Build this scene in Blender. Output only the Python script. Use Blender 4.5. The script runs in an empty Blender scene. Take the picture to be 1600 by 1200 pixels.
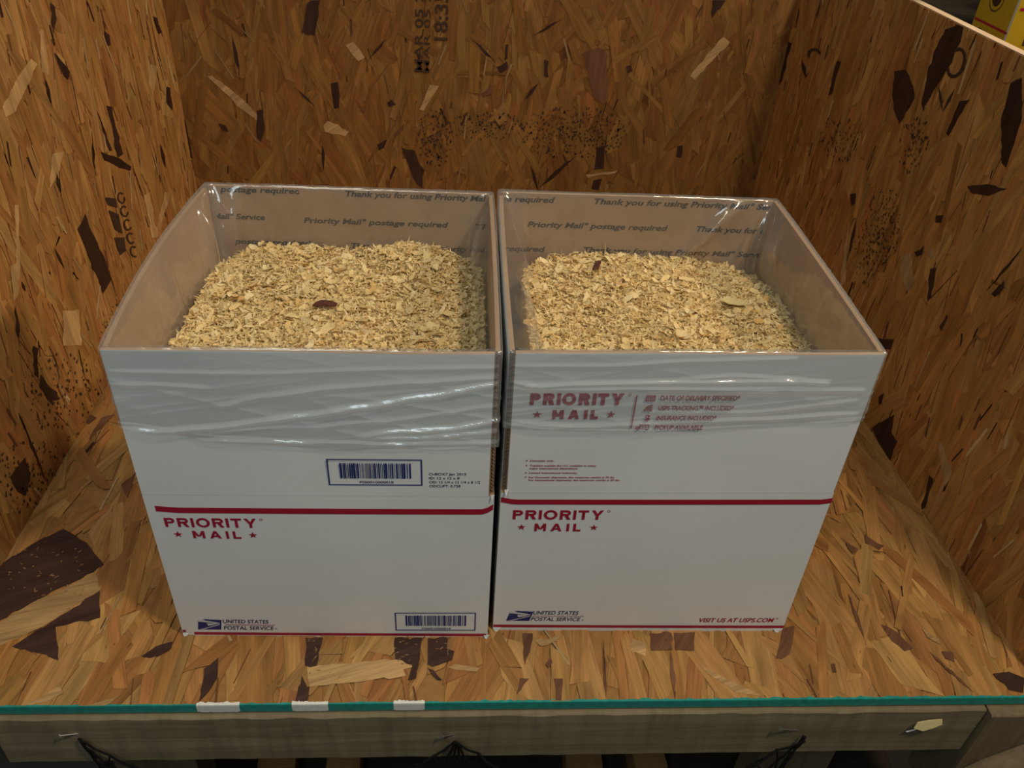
import bpy, math, random
import numpy as np
from mathutils import Vector, Matrix, noise as mnoise

SC = bpy.context.scene
COL = SC.collection
RND = random.Random(7)
NPR = np.random.default_rng(11)

# ------------------------------------------------------------------ camera
CAM_POS = np.array([0.30163, -0.46318, 0.7411])
CAM_YAW, CAM_PITCH, CAM_ROLL, CAM_F = 0.07714, 0.64018, 0.06058, 1286.186   # focal length in pixels of the 1600 px frame


def cam_axes():
    cy, sy = math.cos(CAM_YAW), math.sin(CAM_YAW)
    cp, sp = math.cos(CAM_PITCH), math.sin(CAM_PITCH)
    cr, sr = math.cos(CAM_ROLL), math.sin(CAM_ROLL)
    f = np.array([sy*cp, cy*cp, -sp]); r = np.array([cy, -sy, 0.0]); u = np.cross(r, f)
    return cr*r+sr*u, -sr*r+cr*u, f


R_, U_, F_ = cam_axes()
cd = bpy.data.cameras.new('camera')
cam = bpy.data.objects.new('camera', cd)
COL.objects.link(cam)
cd.sensor_width = 36.0
cd.lens = CAM_F*36.0/1600.0
cd.clip_start = 0.01
m = Matrix.Identity(4)
for i in range(3):
    m[i][0] = R_[i]; m[i][1] = U_[i]; m[i][2] = -F_[i]; m[i][3] = CAM_POS[i]
cam.matrix_world = m
SC.camera = cam

# ------------------------------------------------------------------ world, lights, exposure
SC.view_settings.view_transform = 'Standard'
SC.view_settings.look = 'None'
SC.view_settings.gamma = 1.0
SC.view_settings.use_curve_mapping = False
SC.view_settings.exposure = 0.0

world = bpy.data.worlds.new('garage_air')
SC.world = world
world.use_nodes = True
bg = world.node_tree.nodes['Background']
bg.inputs[0].default_value = (0.80, 0.90, 0.85, 1)
bg.inputs[1].default_value = 0.050


def lamp(name, loc, target, watts, colour, size):
    d = bpy.data.lights.new(name, 'AREA')
    d.shape = 'DISK'; d.size = size; d.energy = watts; d.color = colour
    o = bpy.data.objects.new(name, d)
    COL.objects.link(o)
    o.location = loc
    o.rotation_euler = (Vector(target)-Vector(loc)).to_track_quat('-Z', 'Y').to_euler()
    return o


lamp('garage_lamp', (1.11, -0.62, 2.02), (0.40, 0.20, 0.10), 20.0, (1.0, 0.84, 0.62), 0.20)
lamp('ceiling_lamp', (-0.20, 0.10, 2.25), (0.20, 0.30, 0.10), 7.0, (1.0, 0.86, 0.64), 0.45)
lamp('side_lamp', (2.35, 0.55, 1.80), (0.10, 0.40, 0.30), 29.0, (1.0, 0.82, 0.58), 0.30)
lamp('cool_fill', (-0.10, -0.95, 1.60), (0.30, 0.15, 0.25), 7.6, (0.77, 0.94, 1.0), 0.60)  # added cool fill near the camera to lift the box fronts, no known fixture


# ------------------------------------------------------------------ pixel of the photograph -> point on a real plane
def ray(px, py):
    return CAM_POS, F_+(px-800.0)/CAM_F*R_-(py-600.0)/CAM_F*U_


def on_plane(px, py, axis, value):
    o, d = ray(px, py)
    return o+d*((value-o[axis])/d[axis])


# ------------------------------------------------------------------ helpers
def mesh_obj(name, verts, faces, mat, parent=None, loc=None, smooth=False, fmats=None):
    me = bpy.data.meshes.new(name)
    me.from_pydata([tuple(map(float, v)) for v in verts], [], faces)
    mats = mat if isinstance(mat, (list, tuple)) else [mat]
    for mm in mats:
        me.materials.append(mm)
    if fmats is not None:
        me.polygons.foreach_set('material_index', fmats)
    if smooth:
        me.polygons.foreach_set('use_smooth', [True]*len(me.polygons))
    me.update()
    o = bpy.data.objects.new(name, me)
    COL.objects.link(o)
    if parent is not None:
        o.parent = parent
    if loc is not None:
        o.location = loc
    return o


def empty(name, loc):
    o = bpy.data.objects.new(name, None)
    o.empty_display_size = 0.03
    o.location = loc
    COL.objects.link(o)
    return o


def tag(o, label, cat, group=None, kind=None):
    o['label'] = label
    o['category'] = cat
    if group:
        o['group'] = group
    if kind:
        o['kind'] = kind
    return o


def add_box(V, Fc, lo, hi):
    b = len(V)
    for z in (lo[2], hi[2]):
        for y in (lo[1], hi[1]):
            for x in (lo[0], hi[0]):
                V.append((x, y, z))
    for f in ((0, 2, 3, 1), (4, 5, 7, 6), (0, 1, 5, 4), (2, 6, 7, 3), (0, 4, 6, 2), (1, 3, 7, 5)):
        Fc.append(tuple(b+i for i in f))


def add_tube(V, Fc, pts, rad, n=6, caps=True):
    b = len(V)
    pts = [Vector(p) for p in pts]
    k = len(pts)
    for i, p in enumerate(pts):
        t = (pts[min(i+1, k-1)]-pts[max(i-1, 0)])
        t = t.normalized() if t.length > 1e-9 else Vector((0, 0, 1))
        a = t.orthogonal().normalized(); c = t.cross(a)
        r = rad[i] if isinstance(rad, (list, tuple)) else rad
        for j in range(n):
            an = 2*math.pi*j/n
            V.append(tuple(p+a*(r*math.cos(an))+c*(r*math.sin(an))))
    for i in range(k-1):
        for j in range(n):
            Fc.append((b+i*n+j, b+i*n+(j+1) % n, b+(i+1)*n+(j+1) % n, b+(i+1)*n+j))
    if caps:
        Fc.append(tuple(b+j for j in reversed(range(n))))
        Fc.append(tuple(b+(k-1)*n+j for j in range(n)))


# ------------------------------------------------------------------ materials
def new_mat(name):
    mt = bpy.data.materials.new(name)
    mt.use_nodes = True
    nt = mt.node_tree
    nt.nodes.clear()
    out = nt.nodes.new('ShaderNodeOutputMaterial')
    return mt, nt, out


def N(nt, kind, **kw):
    n = nt.nodes.new(kind)
    for k, v in kw.items():
        if k.startswith('i_'):
            n.inputs[k[2:].replace('_', ' ')].default_value = v
        else:
            setattr(n, k, v)
    return n


def math_node(nt, op, a, b=None):
    n = nt.nodes.new('ShaderNodeMath'); n.operation = op
    for i, x in enumerate((a, b)):
        if x is None:
            continue
        if isinstance(x, (int, float)):
            n.inputs[i].default_value = x
        else:
            nt.links.new(x, n.inputs[i])
    return n.outputs[0]


def mix_col(nt, fac, a, b, blend='MIX'):
    n = nt.nodes.new('ShaderNodeMix'); n.data_type = 'RGBA'; n.blend_type = blend
    for sock, x in ((n.inputs[0], fac), (n.inputs[6], a), (n.inputs[7], b)):
        if isinstance(x, (int, float)):
            sock.default_value = x
        elif isinstance(x, tuple):
            sock.default_value = x if len(x) == 4 else (*x, 1)
        else:
            nt.links.new(x, sock)
    return n.outputs[2]


def scaled_coords(nt, vec, scale):
    mp = nt.nodes.new('ShaderNodeMapping')
    mp.inputs['Scale'].default_value = scale
    nt.links.new(vec, mp.inputs['Vector'])
    return mp.outputs[0]


def noise_fac(nt, vec, scale, detail=4.0, rough=0.6, dist=0.0):
    n = nt.nodes.new('ShaderNodeTexNoise')
    n.inputs['Scale'].default_value = scale
    n.inputs['Detail'].default_value = detail
    n.inputs['Roughness'].default_value = rough
    n.inputs['Distortion'].default_value = dist
    nt.links.new(vec, n.inputs['Vector'])
    return n.outputs[0]


def map_range(nt, x, a, b, c, d):
    n = nt.nodes.new('ShaderNodeMapRange')
    nt.links.new(x, n.inputs[0])
    for i, v in enumerate((a, b, c, d)):
        n.inputs[1+i].default_value = v
    return n.outputs[0]


def obj_coords(nt):
    return nt.nodes.new('ShaderNodeTexCoord').outputs['Object']


def principled(nt, out, col, rough=0.6, spec=0.3, bump=None, bump_strength=0.2, bump_dist=0.001):
    p = nt.nodes.new('ShaderNodeBsdfPrincipled')
    if isinstance(col, tuple):
        p.inputs['Base Color'].default_value = (*col, 1)
    else:
        nt.links.new(col, p.inputs['Base Color'])
    p.inputs['Roughness'].default_value = rough
    p.inputs['Specular IOR Level'].default_value = spec
    if bump is not None:
        b = nt.nodes.new('ShaderNodeBump')
        b.inputs['Strength'].default_value = bump_strength
        b.inputs['Distance'].default_value = bump_dist
        nt.links.new(bump, b.inputs['Height'])
        nt.links.new(b.outputs[0], p.inputs['Normal'])
    nt.links.new(p.outputs[0], out.inputs[0])
    return p


def mat_simple(name, col, rough=0.6, spec=0.3, var=0.12, scale=60.0):
    mt, nt, out = new_mat(name)
    f = noise_fac(nt, obj_coords(nt), scale)
    k = map_range(nt, f, 0.25, 0.75, 1.0-var, 1.0+var)
    c = nt.nodes.new('ShaderNodeVectorMath'); c.operation = 'SCALE'
    c.inputs[0].default_value = col
    nt.links.new(k, c.inputs['Scale'])
    principled(nt, out, c.outputs[0], rough, spec)
    return mt


def mat_strand():
    mt, nt, out = new_mat('osb_strand')
    tone = N(nt, 'ShaderNodeAttribute', attribute_name='tone')
    gr = N(nt, 'ShaderNodeAttribute', attribute_name='grain')
    fine = noise_fac(nt, scaled_coords(nt, gr.outputs['Vector'], (14, 420, 1)), 1.0, 5, 0.65, 0.3)
    broad = noise_fac(nt, scaled_coords(nt, gr.outputs['Vector'], (10, 60, 1)), 1.0, 3, 0.5, 0.6)
    k1 = map_range(nt, fine, 0.28, 0.72, 0.74, 1.24)
    k2 = map_range(nt, broad, 0.3, 0.7, 0.70, 1.24)
    k = math_node(nt, 'MULTIPLY', k1, k2)
    sc = nt.nodes.new('ShaderNodeVectorMath'); sc.operation = 'SCALE'
    nt.links.new(tone.outputs['Color'], sc.inputs[0]); nt.links.new(k, sc.inputs['Scale'])
    # small resin flecks
    fl = noise_fac(nt, scaled_coords(nt, gr.outputs['Vector'], (60, 260, 1)), 1.0, 2, 0.5)
    fm = map_range(nt, fl, 0.70, 0.76, 0.0, 0.75)
    c = mix_col(nt, fm, sc.outputs[0], (0.07, 0.03, 0.012))
    principled(nt, out, c, 0.58, 0.20, fine, 0.25, 0.0006)
    return mt


def mat_white_card():
    mt, nt, out = new_mat('white_printed_card')
    co = obj_coords(nt)
    f = noise_fac(nt, co, 9.0, 3, 0.5)
    c = mix_col(nt, map_range(nt, f, 0.3, 0.7, 0, 1), (0.74, 0.74, 0.735), (0.79, 0.79, 0.785))
    fib = noise_fac(nt, scaled_coords(nt, co, (1, 1, 40)), 12.0, 2, 0.5)
    principled(nt, out, c, 0.42, 0.35, fib, 0.10, 0.0006)
    return mt


def mat_kraft():
    mt, nt, out = new_mat('brown_kraft_card')
    co = obj_coords(nt)
    f = noise_fac(nt, co, 14.0, 5, 0.65)
    c = mix_col(nt, map_range(nt, f, 0.3, 0.7, 0, 1), (0.30, 0.185, 0.10), (0.38, 0.245, 0.14))
    principled(nt, out, c, 0.75, 0.15, noise_fac(nt, co, 400.0, 2), 0.1, 0.0003)
    return mt


def mat_film(name, milk, cap, floor_refl):
    mt, nt, out = new_mat(name)
    co = obj_coords(nt)
    w = noise_fac(nt, scaled_coords(nt, co, (1.0, 1.0, 2.5)), 55.0, 4, 0.55, 0.8)
    bp = nt.nodes.new('ShaderNodeBump')
    bp.inputs['Strength'].default_value = 0.22
    bp.inputs['Distance'].default_value = 0.0012
    nt.links.new(w, bp.inputs['Height'])
    tr = nt.nodes.new('ShaderNodeBsdfTransparent')
    tr.inputs[0].default_value = (0.99, 0.995, 1.0, 1)
    df = nt.nodes.new('ShaderNodeBsdfDiffuse')
    df.inputs[0].default_value = (0.82, 0.88, 0.91, 1)
    nt.links.new(bp.outputs[0], df.inputs['Normal'])
    gl = nt.nodes.new('ShaderNodeBsdfGlossy')
    gl.inputs['Roughness'].default_value = 0.12
    gl.inputs[0].default_value = (1, 1, 1, 1)
    nt.links.new(bp.outputs[0], gl.inputs['Normal'])
    fr = nt.nodes.new('ShaderNodeFresnel')
    fr.inputs['IOR'].default_value = 1.42
    nt.links.new(bp.outputs[0], fr.inputs['Normal'])
    m1 = nt.nodes.new('ShaderNodeMixShader'); m1.inputs[0].default_value = milk
    nt.links.new(tr.outputs[0], m1.inputs[1]); nt.links.new(df.outputs[0], m1.inputs[2])
    m2 = nt.nodes.new('ShaderNodeMixShader')
    nt.links.new(math_node(nt, 'MAXIMUM', math_node(nt, 'MINIMUM', math_node(nt, 'MULTIPLY', fr.outputs[0], 1.8), cap), floor_refl), m2.inputs[0])
    nt.links.new(m1.outputs[0], m2.inputs[1]); nt.links.new(gl.outputs[0], m2.inputs[2])
    nt.links.new(m2.outputs[0], out.inputs[0])
    return mt


def mat_shaving():
    mt, nt, out = new_mat('pine_shaving')
    tone = N(nt, 'ShaderNodeAttribute', attribute_name='tone')
    f = noise_fac(nt, obj_coords(nt), 900.0, 2, 0.5)
    k = map_range(nt, f, 0.3, 0.7, 0.85, 1.12)
    sc = nt.nodes.new('ShaderNodeVectorMath'); sc.operation = 'SCALE'
    nt.links.new(tone.outputs['Color'], sc.inputs[0]); nt.links.new(k, sc.inputs['Scale'])
    p = principled(nt, out, sc.outputs[0], 0.7, 0.2)
    tl = nt.nodes.new('ShaderNodeBsdfTranslucent')
    nt.links.new(sc.outputs[0], tl.inputs[0])
    mx = nt.nodes.new('ShaderNodeMixShader'); mx.inputs[0].default_value = 0.28
    nt.links.new(p.outputs[0], mx.inputs[1]); nt.links.new(tl.outputs[0], mx.inputs[2])
    nt.links.new(mx.outputs[0], out.inputs[0])
    return mt


def mat_lumber(name, c1, c2, axis=0):
    mt, nt, out = new_mat(name)
    co = obj_coords(nt)
    s = [90, 90, 90]; s[axis] = 4
    f = noise_fac(nt, scaled_coords(nt, co, tuple(s)), 1.0, 6, 0.65, 0.4)
    g = noise_fac(nt, scaled_coords(nt, co, (60 if axis == 0 else 9, 9, 6)), 1.0, 3, 0.6)
    c = mix_col(nt, map_range(nt, f, 0.3, 0.7, 0, 1), c1, c2)
    c = mix_col(nt, map_range(nt, g, 0.35, 0.75, 0, 0.45), c, tuple(x*0.45 for x in c1))
    principled(nt, out, c, 0.8, 0.15, f, 0.4, 0.001)
    return mt


M_STRAND = mat_strand()
M_WHITE = mat_white_card()
M_KRAFT = mat_kraft()
M_FLUTE = mat_simple('fluted_core', (0.26, 0.17, 0.105), 0.85, 0.1, 0.25, 300)
M_FILM = mat_film('clear_plastic_film', 0.075, 0.15, 0.04)
M_FILM_OUT = mat_film('milky_outer_film', 0.15, 0.20, 0.04)  # same bag film, milk raised to paint the covered box fronts lighter
M_SHAVE = mat_shaving()
M_LUMBER = mat_lumber('weathered_lumber', (0.175, 0.138, 0.080), (0.300, 0.245, 0.155), 0)
M_POST = mat_lumber('post_lumber', (0.15, 0.108, 0.062), (0.26, 0.19, 0.115), 2)
M_TEAL = mat_simple('teal_paint', (0.015, 0.250, 0.215), 0.45, 0.4, 0.25, 140)
M_WPAINT = mat_simple('white_paint', (0.72, 0.72, 0.66), 0.5, 0.35, 0.10, 200)
M_RED = mat_simple('red_ink', (0.36, 0.012, 0.035), 0.5, 0.3, 0.05)
M_BLUE = mat_simple('blue_ink', (0.018, 0.028, 0.155), 0.5, 0.3, 0.05)
M_NAVY = mat_simple('dark_blue_ink', (0.022, 0.024, 0.075), 0.5, 0.3, 0.05)
M_BLACK = mat_simple('black_ink', (0.022, 0.016, 0.014), 0.7, 0.2, 0.10)
M_STAMP = mat_simple('faded_stamp_ink', (0.055, 0.030, 0.018), 0.8, 0.15, 0.35, 240)
M_LOGOW = mat_simple('logo_white', (0.62, 0.63, 0.64), 0.5, 0.3, 0.04)
M_NET = mat_simple('black_cord', (0.007, 0.006, 0.006), 0.8, 0.2, 0.25, 200)
M_STEEL = mat_simple('nail_steel', (0.45, 0.43, 0.40), 0.35, 0.6, 0.2, 300)
M_STEEL.node_tree.nodes['Principled BSDF'].inputs['Metallic'].default_value = 0.85
M_BARK = mat_simple('dark_bark', (0.085, 0.030, 0.020), 0.8, 0.2, 0.3, 500)
M_PALE = mat_simple('pale_flake', (0.52, 0.42, 0.20), 0.7, 0.2, 0.15, 300)
M_SCRAP = mat_simple('yellowish_scrap', (0.66, 0.54, 0.27), 0.7, 0.2, 0.12, 300)
M_GROUND = mat_simple('dark_concrete', (0.05, 0.047, 0.043), 0.9, 0.15, 0.25, 8)
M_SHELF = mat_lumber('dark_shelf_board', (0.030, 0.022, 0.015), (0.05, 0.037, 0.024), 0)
M_OFFCUT = mat_lumber('orange_offcut', (0.30, 0.15, 0.055), (0.42, 0.23, 0.09), 0)
M_YELLOW = mat_simple('yellow_carton_card', (0.50, 0.31, 0.012), 0.5, 0.3, 0.06)
M_CUT = mat_lumber('fresh_cut_edge', (0.62, 0.44, 0.28), (0.74, 0.56, 0.38), 1)
M_DARKGREY = mat_simple('dark_grey_plastic', (0.06, 0.055, 0.045), 0.5, 0.3, 0.1)

# ------------------------------------------------------------------ oriented strand board panels
TONES = [((0.358, 0.178, 0.054), 4.0), ((0.386, 0.198, 0.062), 3.0), ((0.330, 0.156, 0.045), 3.0),
         ((0.416, 0.226, 0.077), 1.3), ((0.345, 0.150, 0.048), 2.0), ((0.290, 0.130, 0.038), 0.8),
         ((0.350, 0.190, 0.064), 1.5), ((0.200, 0.085, 0.028), 0.06)]
T_C = [t[0] for t in TONES]; T_W = [t[1] for t in TONES]
DARK = (0.040, 0.017, 0.011)
BROWN = (0.13, 0.052, 0.026)
PALE = (0.52, 0.36, 0.19)


def clip_rect(poly, a0, a1, b0, b1):
    for ax, lim, sg in ((0, a0, 1), (0, a1, -1), (1, b0, 1), (1, b1, -1)):
        res = []
        for i in range(len(poly)):
            p, q = poly[i-1], poly[i]
            dp, dq = sg*(p[ax]-lim), sg*(q[ax]-lim)
            if (dp >= 0) != (dq >= 0):
                t = dp/(dp-dq)
                res.append((p[0]+t*(q[0]-p[0]), p[1]+t*(q[1]-p[1])))
            if dq >= 0:
                res.append(q)
        poly = res
        if len(poly) < 3:
            return []
    return poly


class Panel:
    """a board surface: origin O, in-plane axes A and B, normal NRM; strands lie on it in thin layers"""

    def __init__(self, base, O, A, B, NRM, wa, wb, board=(1, 1, 1)):
        self.board = board              # multiplier on strand tones; dims the back wall, reddens the right
        self.base = base
        self.O, self.A, self.B, self.NRM = (np.array(x, float) for x in (O, A, B, NRM))
        self.wa, self.wb = wa, wb
        self.V, self.F, self.T, self.G = [], [], [], []
        self.h = 0.0004

    def put(self, poly, ang, tone, single=None, thick=0.0005, dh=0.0000012, h=None):
        poly = clip_rect(poly, 0, self.wa, 0, self.wb)
        if len(poly) < 3:
            return None
        if h is None:
            self.h += dh
            h = self.h
        ca, sa = math.cos(ang), math.sin(ang)
        off = (RND.random()*50, RND.random()*50)
        if single:
            V, Fc, T, G = [], [], [], []
        else:
            V, Fc, T, G = self.V, self.F, self.T, self.G
        b = len(V); n = len(poly)
        for lay in (h, h-thick):
            for (a, c) in poly:
                V.append(self.O+self.A*a+self.B*c+self.NRM*lay)
                T.append(tone)
                G.append((off[0]+a*ca+c*sa, off[1]-a*sa+c*ca, 0))
        flip = np.dot(np.cross(self.A, self.B), self.NRM) < 0
        area = sum(poly[i-1][0]*poly[i][1]-poly[i][0]*poly[i-1][1] for i in range(n))
        rev = (area < 0) != flip
        idx = list(range(n))
        Fc.append(tuple(b+i for i in (reversed(idx) if rev else idx)))
        for i in idx:
            j = (i+1) % n
            q = (b+i, b+n+i, b+n+j, b+j)
            Fc.append(tuple(reversed(q)) if rev else q)
        if single:
            return build_toned(single, V, Fc, T, G, M_STRAND, self.base)

    def px(self, pts):
        """pixels of the photo that lie on this panel -> panel coordinates"""
        res = []
        for (x, y) in pts:
            o, d = ray(x, y)
            t = np.dot(self.O-o, self.NRM)/np.dot(d, self.NRM)
            q = o+d*t-self.O
            res.append((float(np.dot(q, self.A)), float(np.dot(q, self.B))))
        return res

    def finish(self, name='strands'):
        o = build_toned(name, self.V, self.F, self.T, self.G, M_STRAND, self.base)
        o['kind'] = 'stuff'
        return o


def build_toned(name, V, Fc, T, G, mat, parent=None):
    o = mesh_obj(name, V, Fc, mat, parent)
    me = o.data
    at = me.attributes.new('tone', 'FLOAT_COLOR', 'POINT')
    at.data.foreach_set('color', np.c_[np.array(T, float), np.ones(len(T))].ravel())
    if G is not None:
        ag = me.attributes.new('grain', 'FLOAT_VECTOR', 'POINT')
        ag.data.foreach_set('vector', np.array(G, float).ravel())
    return o


def strand_outline(L, w, ragged=0.5):
    """flake outline around the origin, long axis = first coordinate"""
    k = RND.choice((3, 4, 5))
    up, dn = [], []
    for i in range(k+1):
        x = -L/2+L*i/k
        up.append((x, w/2*(1+RND.uniform(-.12, .12))))
        dn.append((x, -w/2*(1+RND.uniform(-.12, .12))))
    sk = RND.uniform(-1, 1)*w*.7
    sk2 = RND.uniform(-1, 1)*w*.7
    up[-1] = (up[-1][0]+sk, up[-1][1]); dn[-1] = (dn[-1][0]-sk, dn[-1][1])
    up[0] = (up[0][0]+sk2, up[0][1]); dn[0] = (dn[0][0]-sk2, dn[0][1])
    end = []
    if RND.random() < ragged:                       # splintered end
        for j in range(RND.choice((1, 3))):
            f = (j+1)/4 if j else .5
            end.append((L/2+RND.uniform(-.25, .5)*w, w/2-w*f))
        end.sort(key=lambda p: -p[1])
    beg = []
    if RND.random() < ragged:
        beg.append((-L/2+RND.uniform(-.5, .25)*w, RND.uniform(-.2, .2)*w))
    return list(reversed(dn))[::-1]+[p for p in reversed(end)]+list(reversed(up))+beg


def fill_panel(P, count, main_ang, spread, singles, dark_n, pale_n, vis=None):
    def place(L, w, ang, tone, single=None, rag=.5):
        a = RND.uniform(-.03, P.wa+.03); c = RND.uniform(-.03, P.wb+.03)
        if single and vis:
            for _ in range(60):
                if vis(a, c):
                    break
                a = RND.uniform(0, P.wa); c = RND.uniform(0, P.wb)
        ca, sa = math.cos(ang), math.sin(ang)
        poly = [(a+x*ca-y*sa, c+x*sa+y*ca) for x, y in strand_outline(L, w, rag)]
        return P.put(poly, ang, tone, single)
    def rtone():
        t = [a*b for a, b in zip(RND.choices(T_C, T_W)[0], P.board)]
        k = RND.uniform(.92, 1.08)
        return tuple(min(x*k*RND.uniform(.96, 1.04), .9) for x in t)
    for i in range(count):
        big = RND.random()
        L = RND.uniform(.06, .19); w = RND.uniform(.010, .036) if big < .70 else RND.uniform(.004, .010)
        ang = main_ang+RND.gauss(0, spread)
        place(L, w, ang, rtone())
    for i in range(dark_n):                          # dark resin slivers and bark streaks
        L = RND.uniform(.006, .030); w = L*RND.uniform(.05, .20)
        tn = DARK if RND.random() < .4 else BROWN
        place(L, w, main_ang+RND.gauss(0, spread*.9), tn, None, 1.0)
    for i in range(170):                             # fine dark lines where flakes meet
        L = RND.uniform(.015, .075); w = RND.uniform(.0005, .0013)
        place(L, w, main_ang+RND.gauss(0, spread), BROWN, None, 1.0)
    for i in range(singles):                         # the topmost flakes, each a piece of its own
        L = RND.uniform(.05, .13); w = RND.uniform(.006, .020)
        place(L, w, main_ang+RND.gauss(0, spread*1.3), rtone(), 'strand')
    for i in range(dark_n):
        L = RND.uniform(.006, .028); w = L*RND.uniform(.05, .18)
        place(L, w, main_ang+RND.gauss(0, spread*.9), DARK if RND.random() < .4 else BROWN, None, 1.0)
    for i in range(pale_n):
        L = RND.uniform(.015, .06); w = RND.uniform(.0012, .004)
        k = RND.uniform(.70, .92)
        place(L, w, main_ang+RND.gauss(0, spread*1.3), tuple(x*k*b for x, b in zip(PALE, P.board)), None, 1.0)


def roughen(pl):
    """splintery outline: short steps with a little jitter along each edge"""
    res = []
    for i in range(len(pl)):
        p, q = pl[i], pl[(i+1) % len(pl)]
        l = math.hypot(q[0]-p[0], q[1]-p[1])
        n = min(6, max(1, int(l/9)))
        nx, ny = -(q[1]-p[1])/(l+1e-6), (q[0]-p[0])/(l+1e-6)
        for k in range(n):
            j = 0 if k == 0 else RND.gauss(0, .9)
            t = (k+(RND.uniform(-.25, .25) if k else 0))/n
            res.append((p[0]+(q[0]-p[0])*t+nx*j, p[1]+(q[1]-p[1])*t+ny*j))
    return res


def marks(P, polys, tone, ang):
    for pl in polys:
        P.h += .00001
        k = RND.uniform(.88, 1.15)
        P.put(P.px(roughen(pl)), ang, tuple(x*k for x in tone), 'strand')


def line_mark(p, q, w=3.0):
    dx, dy = q[0]-p[0], q[1]-p[1]
    l = math.hypot(dx, dy); nx, ny = -dy/l*w/2, dx/l*w/2
    mx, my = (p[0]+q[0])/2, (p[1]+q[1])/2
    return [p, (mx+nx, my+ny), q, (mx-nx, my-ny)]


def stipple(P, cx, cy, rx, ry, n, s, ang_px=0.0, name='ink_stipple'):
    V, Fc = [], []
    P.h += .00001
    for i in range(n):
        r = math.sqrt(RND.random())**1.3; t = RND.uniform(0, 6.283)
        x, y = r*rx*math.cos(t), r*ry*math.sin(t)
        px = cx+x*math.cos(ang_px)-y*math.sin(ang_px); py = cy+x*math.sin(ang_px)+y*math.cos(ang_px)
        a, b = P.px([(px, py)])[0]
        if not (0 < a < P.wa and 0 < b < P.wb):
            continue
        k = len(V); m_ = 5
        rr = s*RND.uniform(.4, 1.3); e = RND.uniform(.6, 1.8)
        for j in range(m_):
            an = 6.283*j/m_+RND.uniform(-.4, .4)
            V.append(P.O+P.A*(a+rr*math.cos(an))+P.B*(b+rr*e*math.sin(an))+P.NRM*(P.h+.00005))
        Fc.append(tuple(range(k, k+m_)))
    o = mesh_obj(name, V, Fc, M_STAMP, P.base)
    o['kind'] = 'stuff'
    return o


# sizes of the wooden bay
XL, YB, ZT = -0.2095, 1.051, 0.523
TH = 0.0111


def xr(y):
    return 0.9085-0.031*y


def slab(name, pts_front, nrm, th, mat, kind='structure'):
    n = Vector(nrm).normalized()*th
    V = [Vector(p) for p in pts_front]+[Vector(p)-n for p in pts_front]
    Fc = [(0, 1, 2, 3), (7, 6, 5, 4)]+[(i, i+4, (i+1) % 4+4, (i+1) % 4) for i in range(4)]
    o = mesh_obj(name, V, Fc, mat)
    o['kind'] = kind
    return o


def base_mat():
    mt, nt, out = new_mat('osb_core')
    co = obj_coords(nt)
    f = noise_fac(nt, co, 60.0, 4, 0.6)
    c = mix_col(nt, map_range(nt, f, 0.35, 0.65, 0, 1), (0.27, 0.130, 0.040), (0.35, 0.175, 0.056))
    principled(nt, out, c, 0.7, 0.2, f, 0.3, 0.001)
    return mt


M_CORE = base_mat()

floor = slab('floor', [(XL-TH, 0, 0), (.95, 0, 0), (.95, YB+TH, 0), (XL-TH, YB+TH, 0)], (0, 0, 1), TH, M_CORE)
floor['label'] = 'oriented strand board floor of the bay with a teal painted front edge'
wl = slab('wall_left', [(XL, -.03, .0022), (XL, YB, .0022), (XL, YB, ZT), (XL, -.03, ZT)], (1, 0, 0), TH, M_CORE)
wl['label'] = 'left side wall of orange brown strand board'
wr = slab('wall_right', [(xr(.035), .035, .0022), (xr(.035), .035, ZT), (xr(YB), YB, ZT), (xr(YB), YB, .0022)], (-1, -.031, 0), TH, M_CORE)
wr['label'] = 'right side wall of strand board in shade with a pale sawn top edge'
wb = slab('wall_back', [(XL-TH, YB, .0005), (.95, YB, .0005), (.95, YB, ZT), (XL-TH, YB, ZT)], (0, -1, 0), TH, M_CORE)
wb['label'] = 'rear wall of strand board, dimness put into its tone, stamped with a date'
# pale sawn edge of the right wall
V, Fc = [], []
nr = Vector((-1, -.031, 0)).normalized()
for (y) in (.035, YB):
    for d in (0.0, TH):
        p = Vector((xr(y), y, 0))-nr*d
        for z in (ZT+.0002, ZT+.0012):
            V.append((p.x, p.y, z))
Fc = [(0, 1, 5, 4), (2, 6, 7, 3), (1, 3, 7, 5), (0, 2, 3, 1), (4, 5, 7, 6), (0, 4, 6, 2)]
ce = mesh_obj('sawn_edge', V, Fc, M_CUT, wr)
ce['label'] = 'pale sawn top edge'

P_FLOOR = Panel(floor, (XL, 0.0, 0), (1, 0, 0), (0, 1, 0), (0, 0, 1), 1.118, 1.05)
P_LEFT = Panel(wl, (XL, -.03, 0.0022), (0, 1, 0), (0, 0, 1), (1, 0, 0), 1.081, ZT-.002)
ar = np.array([-.031, 1, 0]); ar /= np.linalg.norm(ar)
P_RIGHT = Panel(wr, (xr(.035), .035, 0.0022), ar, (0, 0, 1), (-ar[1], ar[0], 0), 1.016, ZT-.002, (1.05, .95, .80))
P_BACK = Panel(wb, (XL, YB, 0.0005), (1, 0, 0), (0, 0, 1), (0, -1, 0), xr(YB)-XL, ZT, (.60, .53, .42))  # last argument puts the wall's dimness into its strand colours
HALF = math.pi/2

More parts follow.
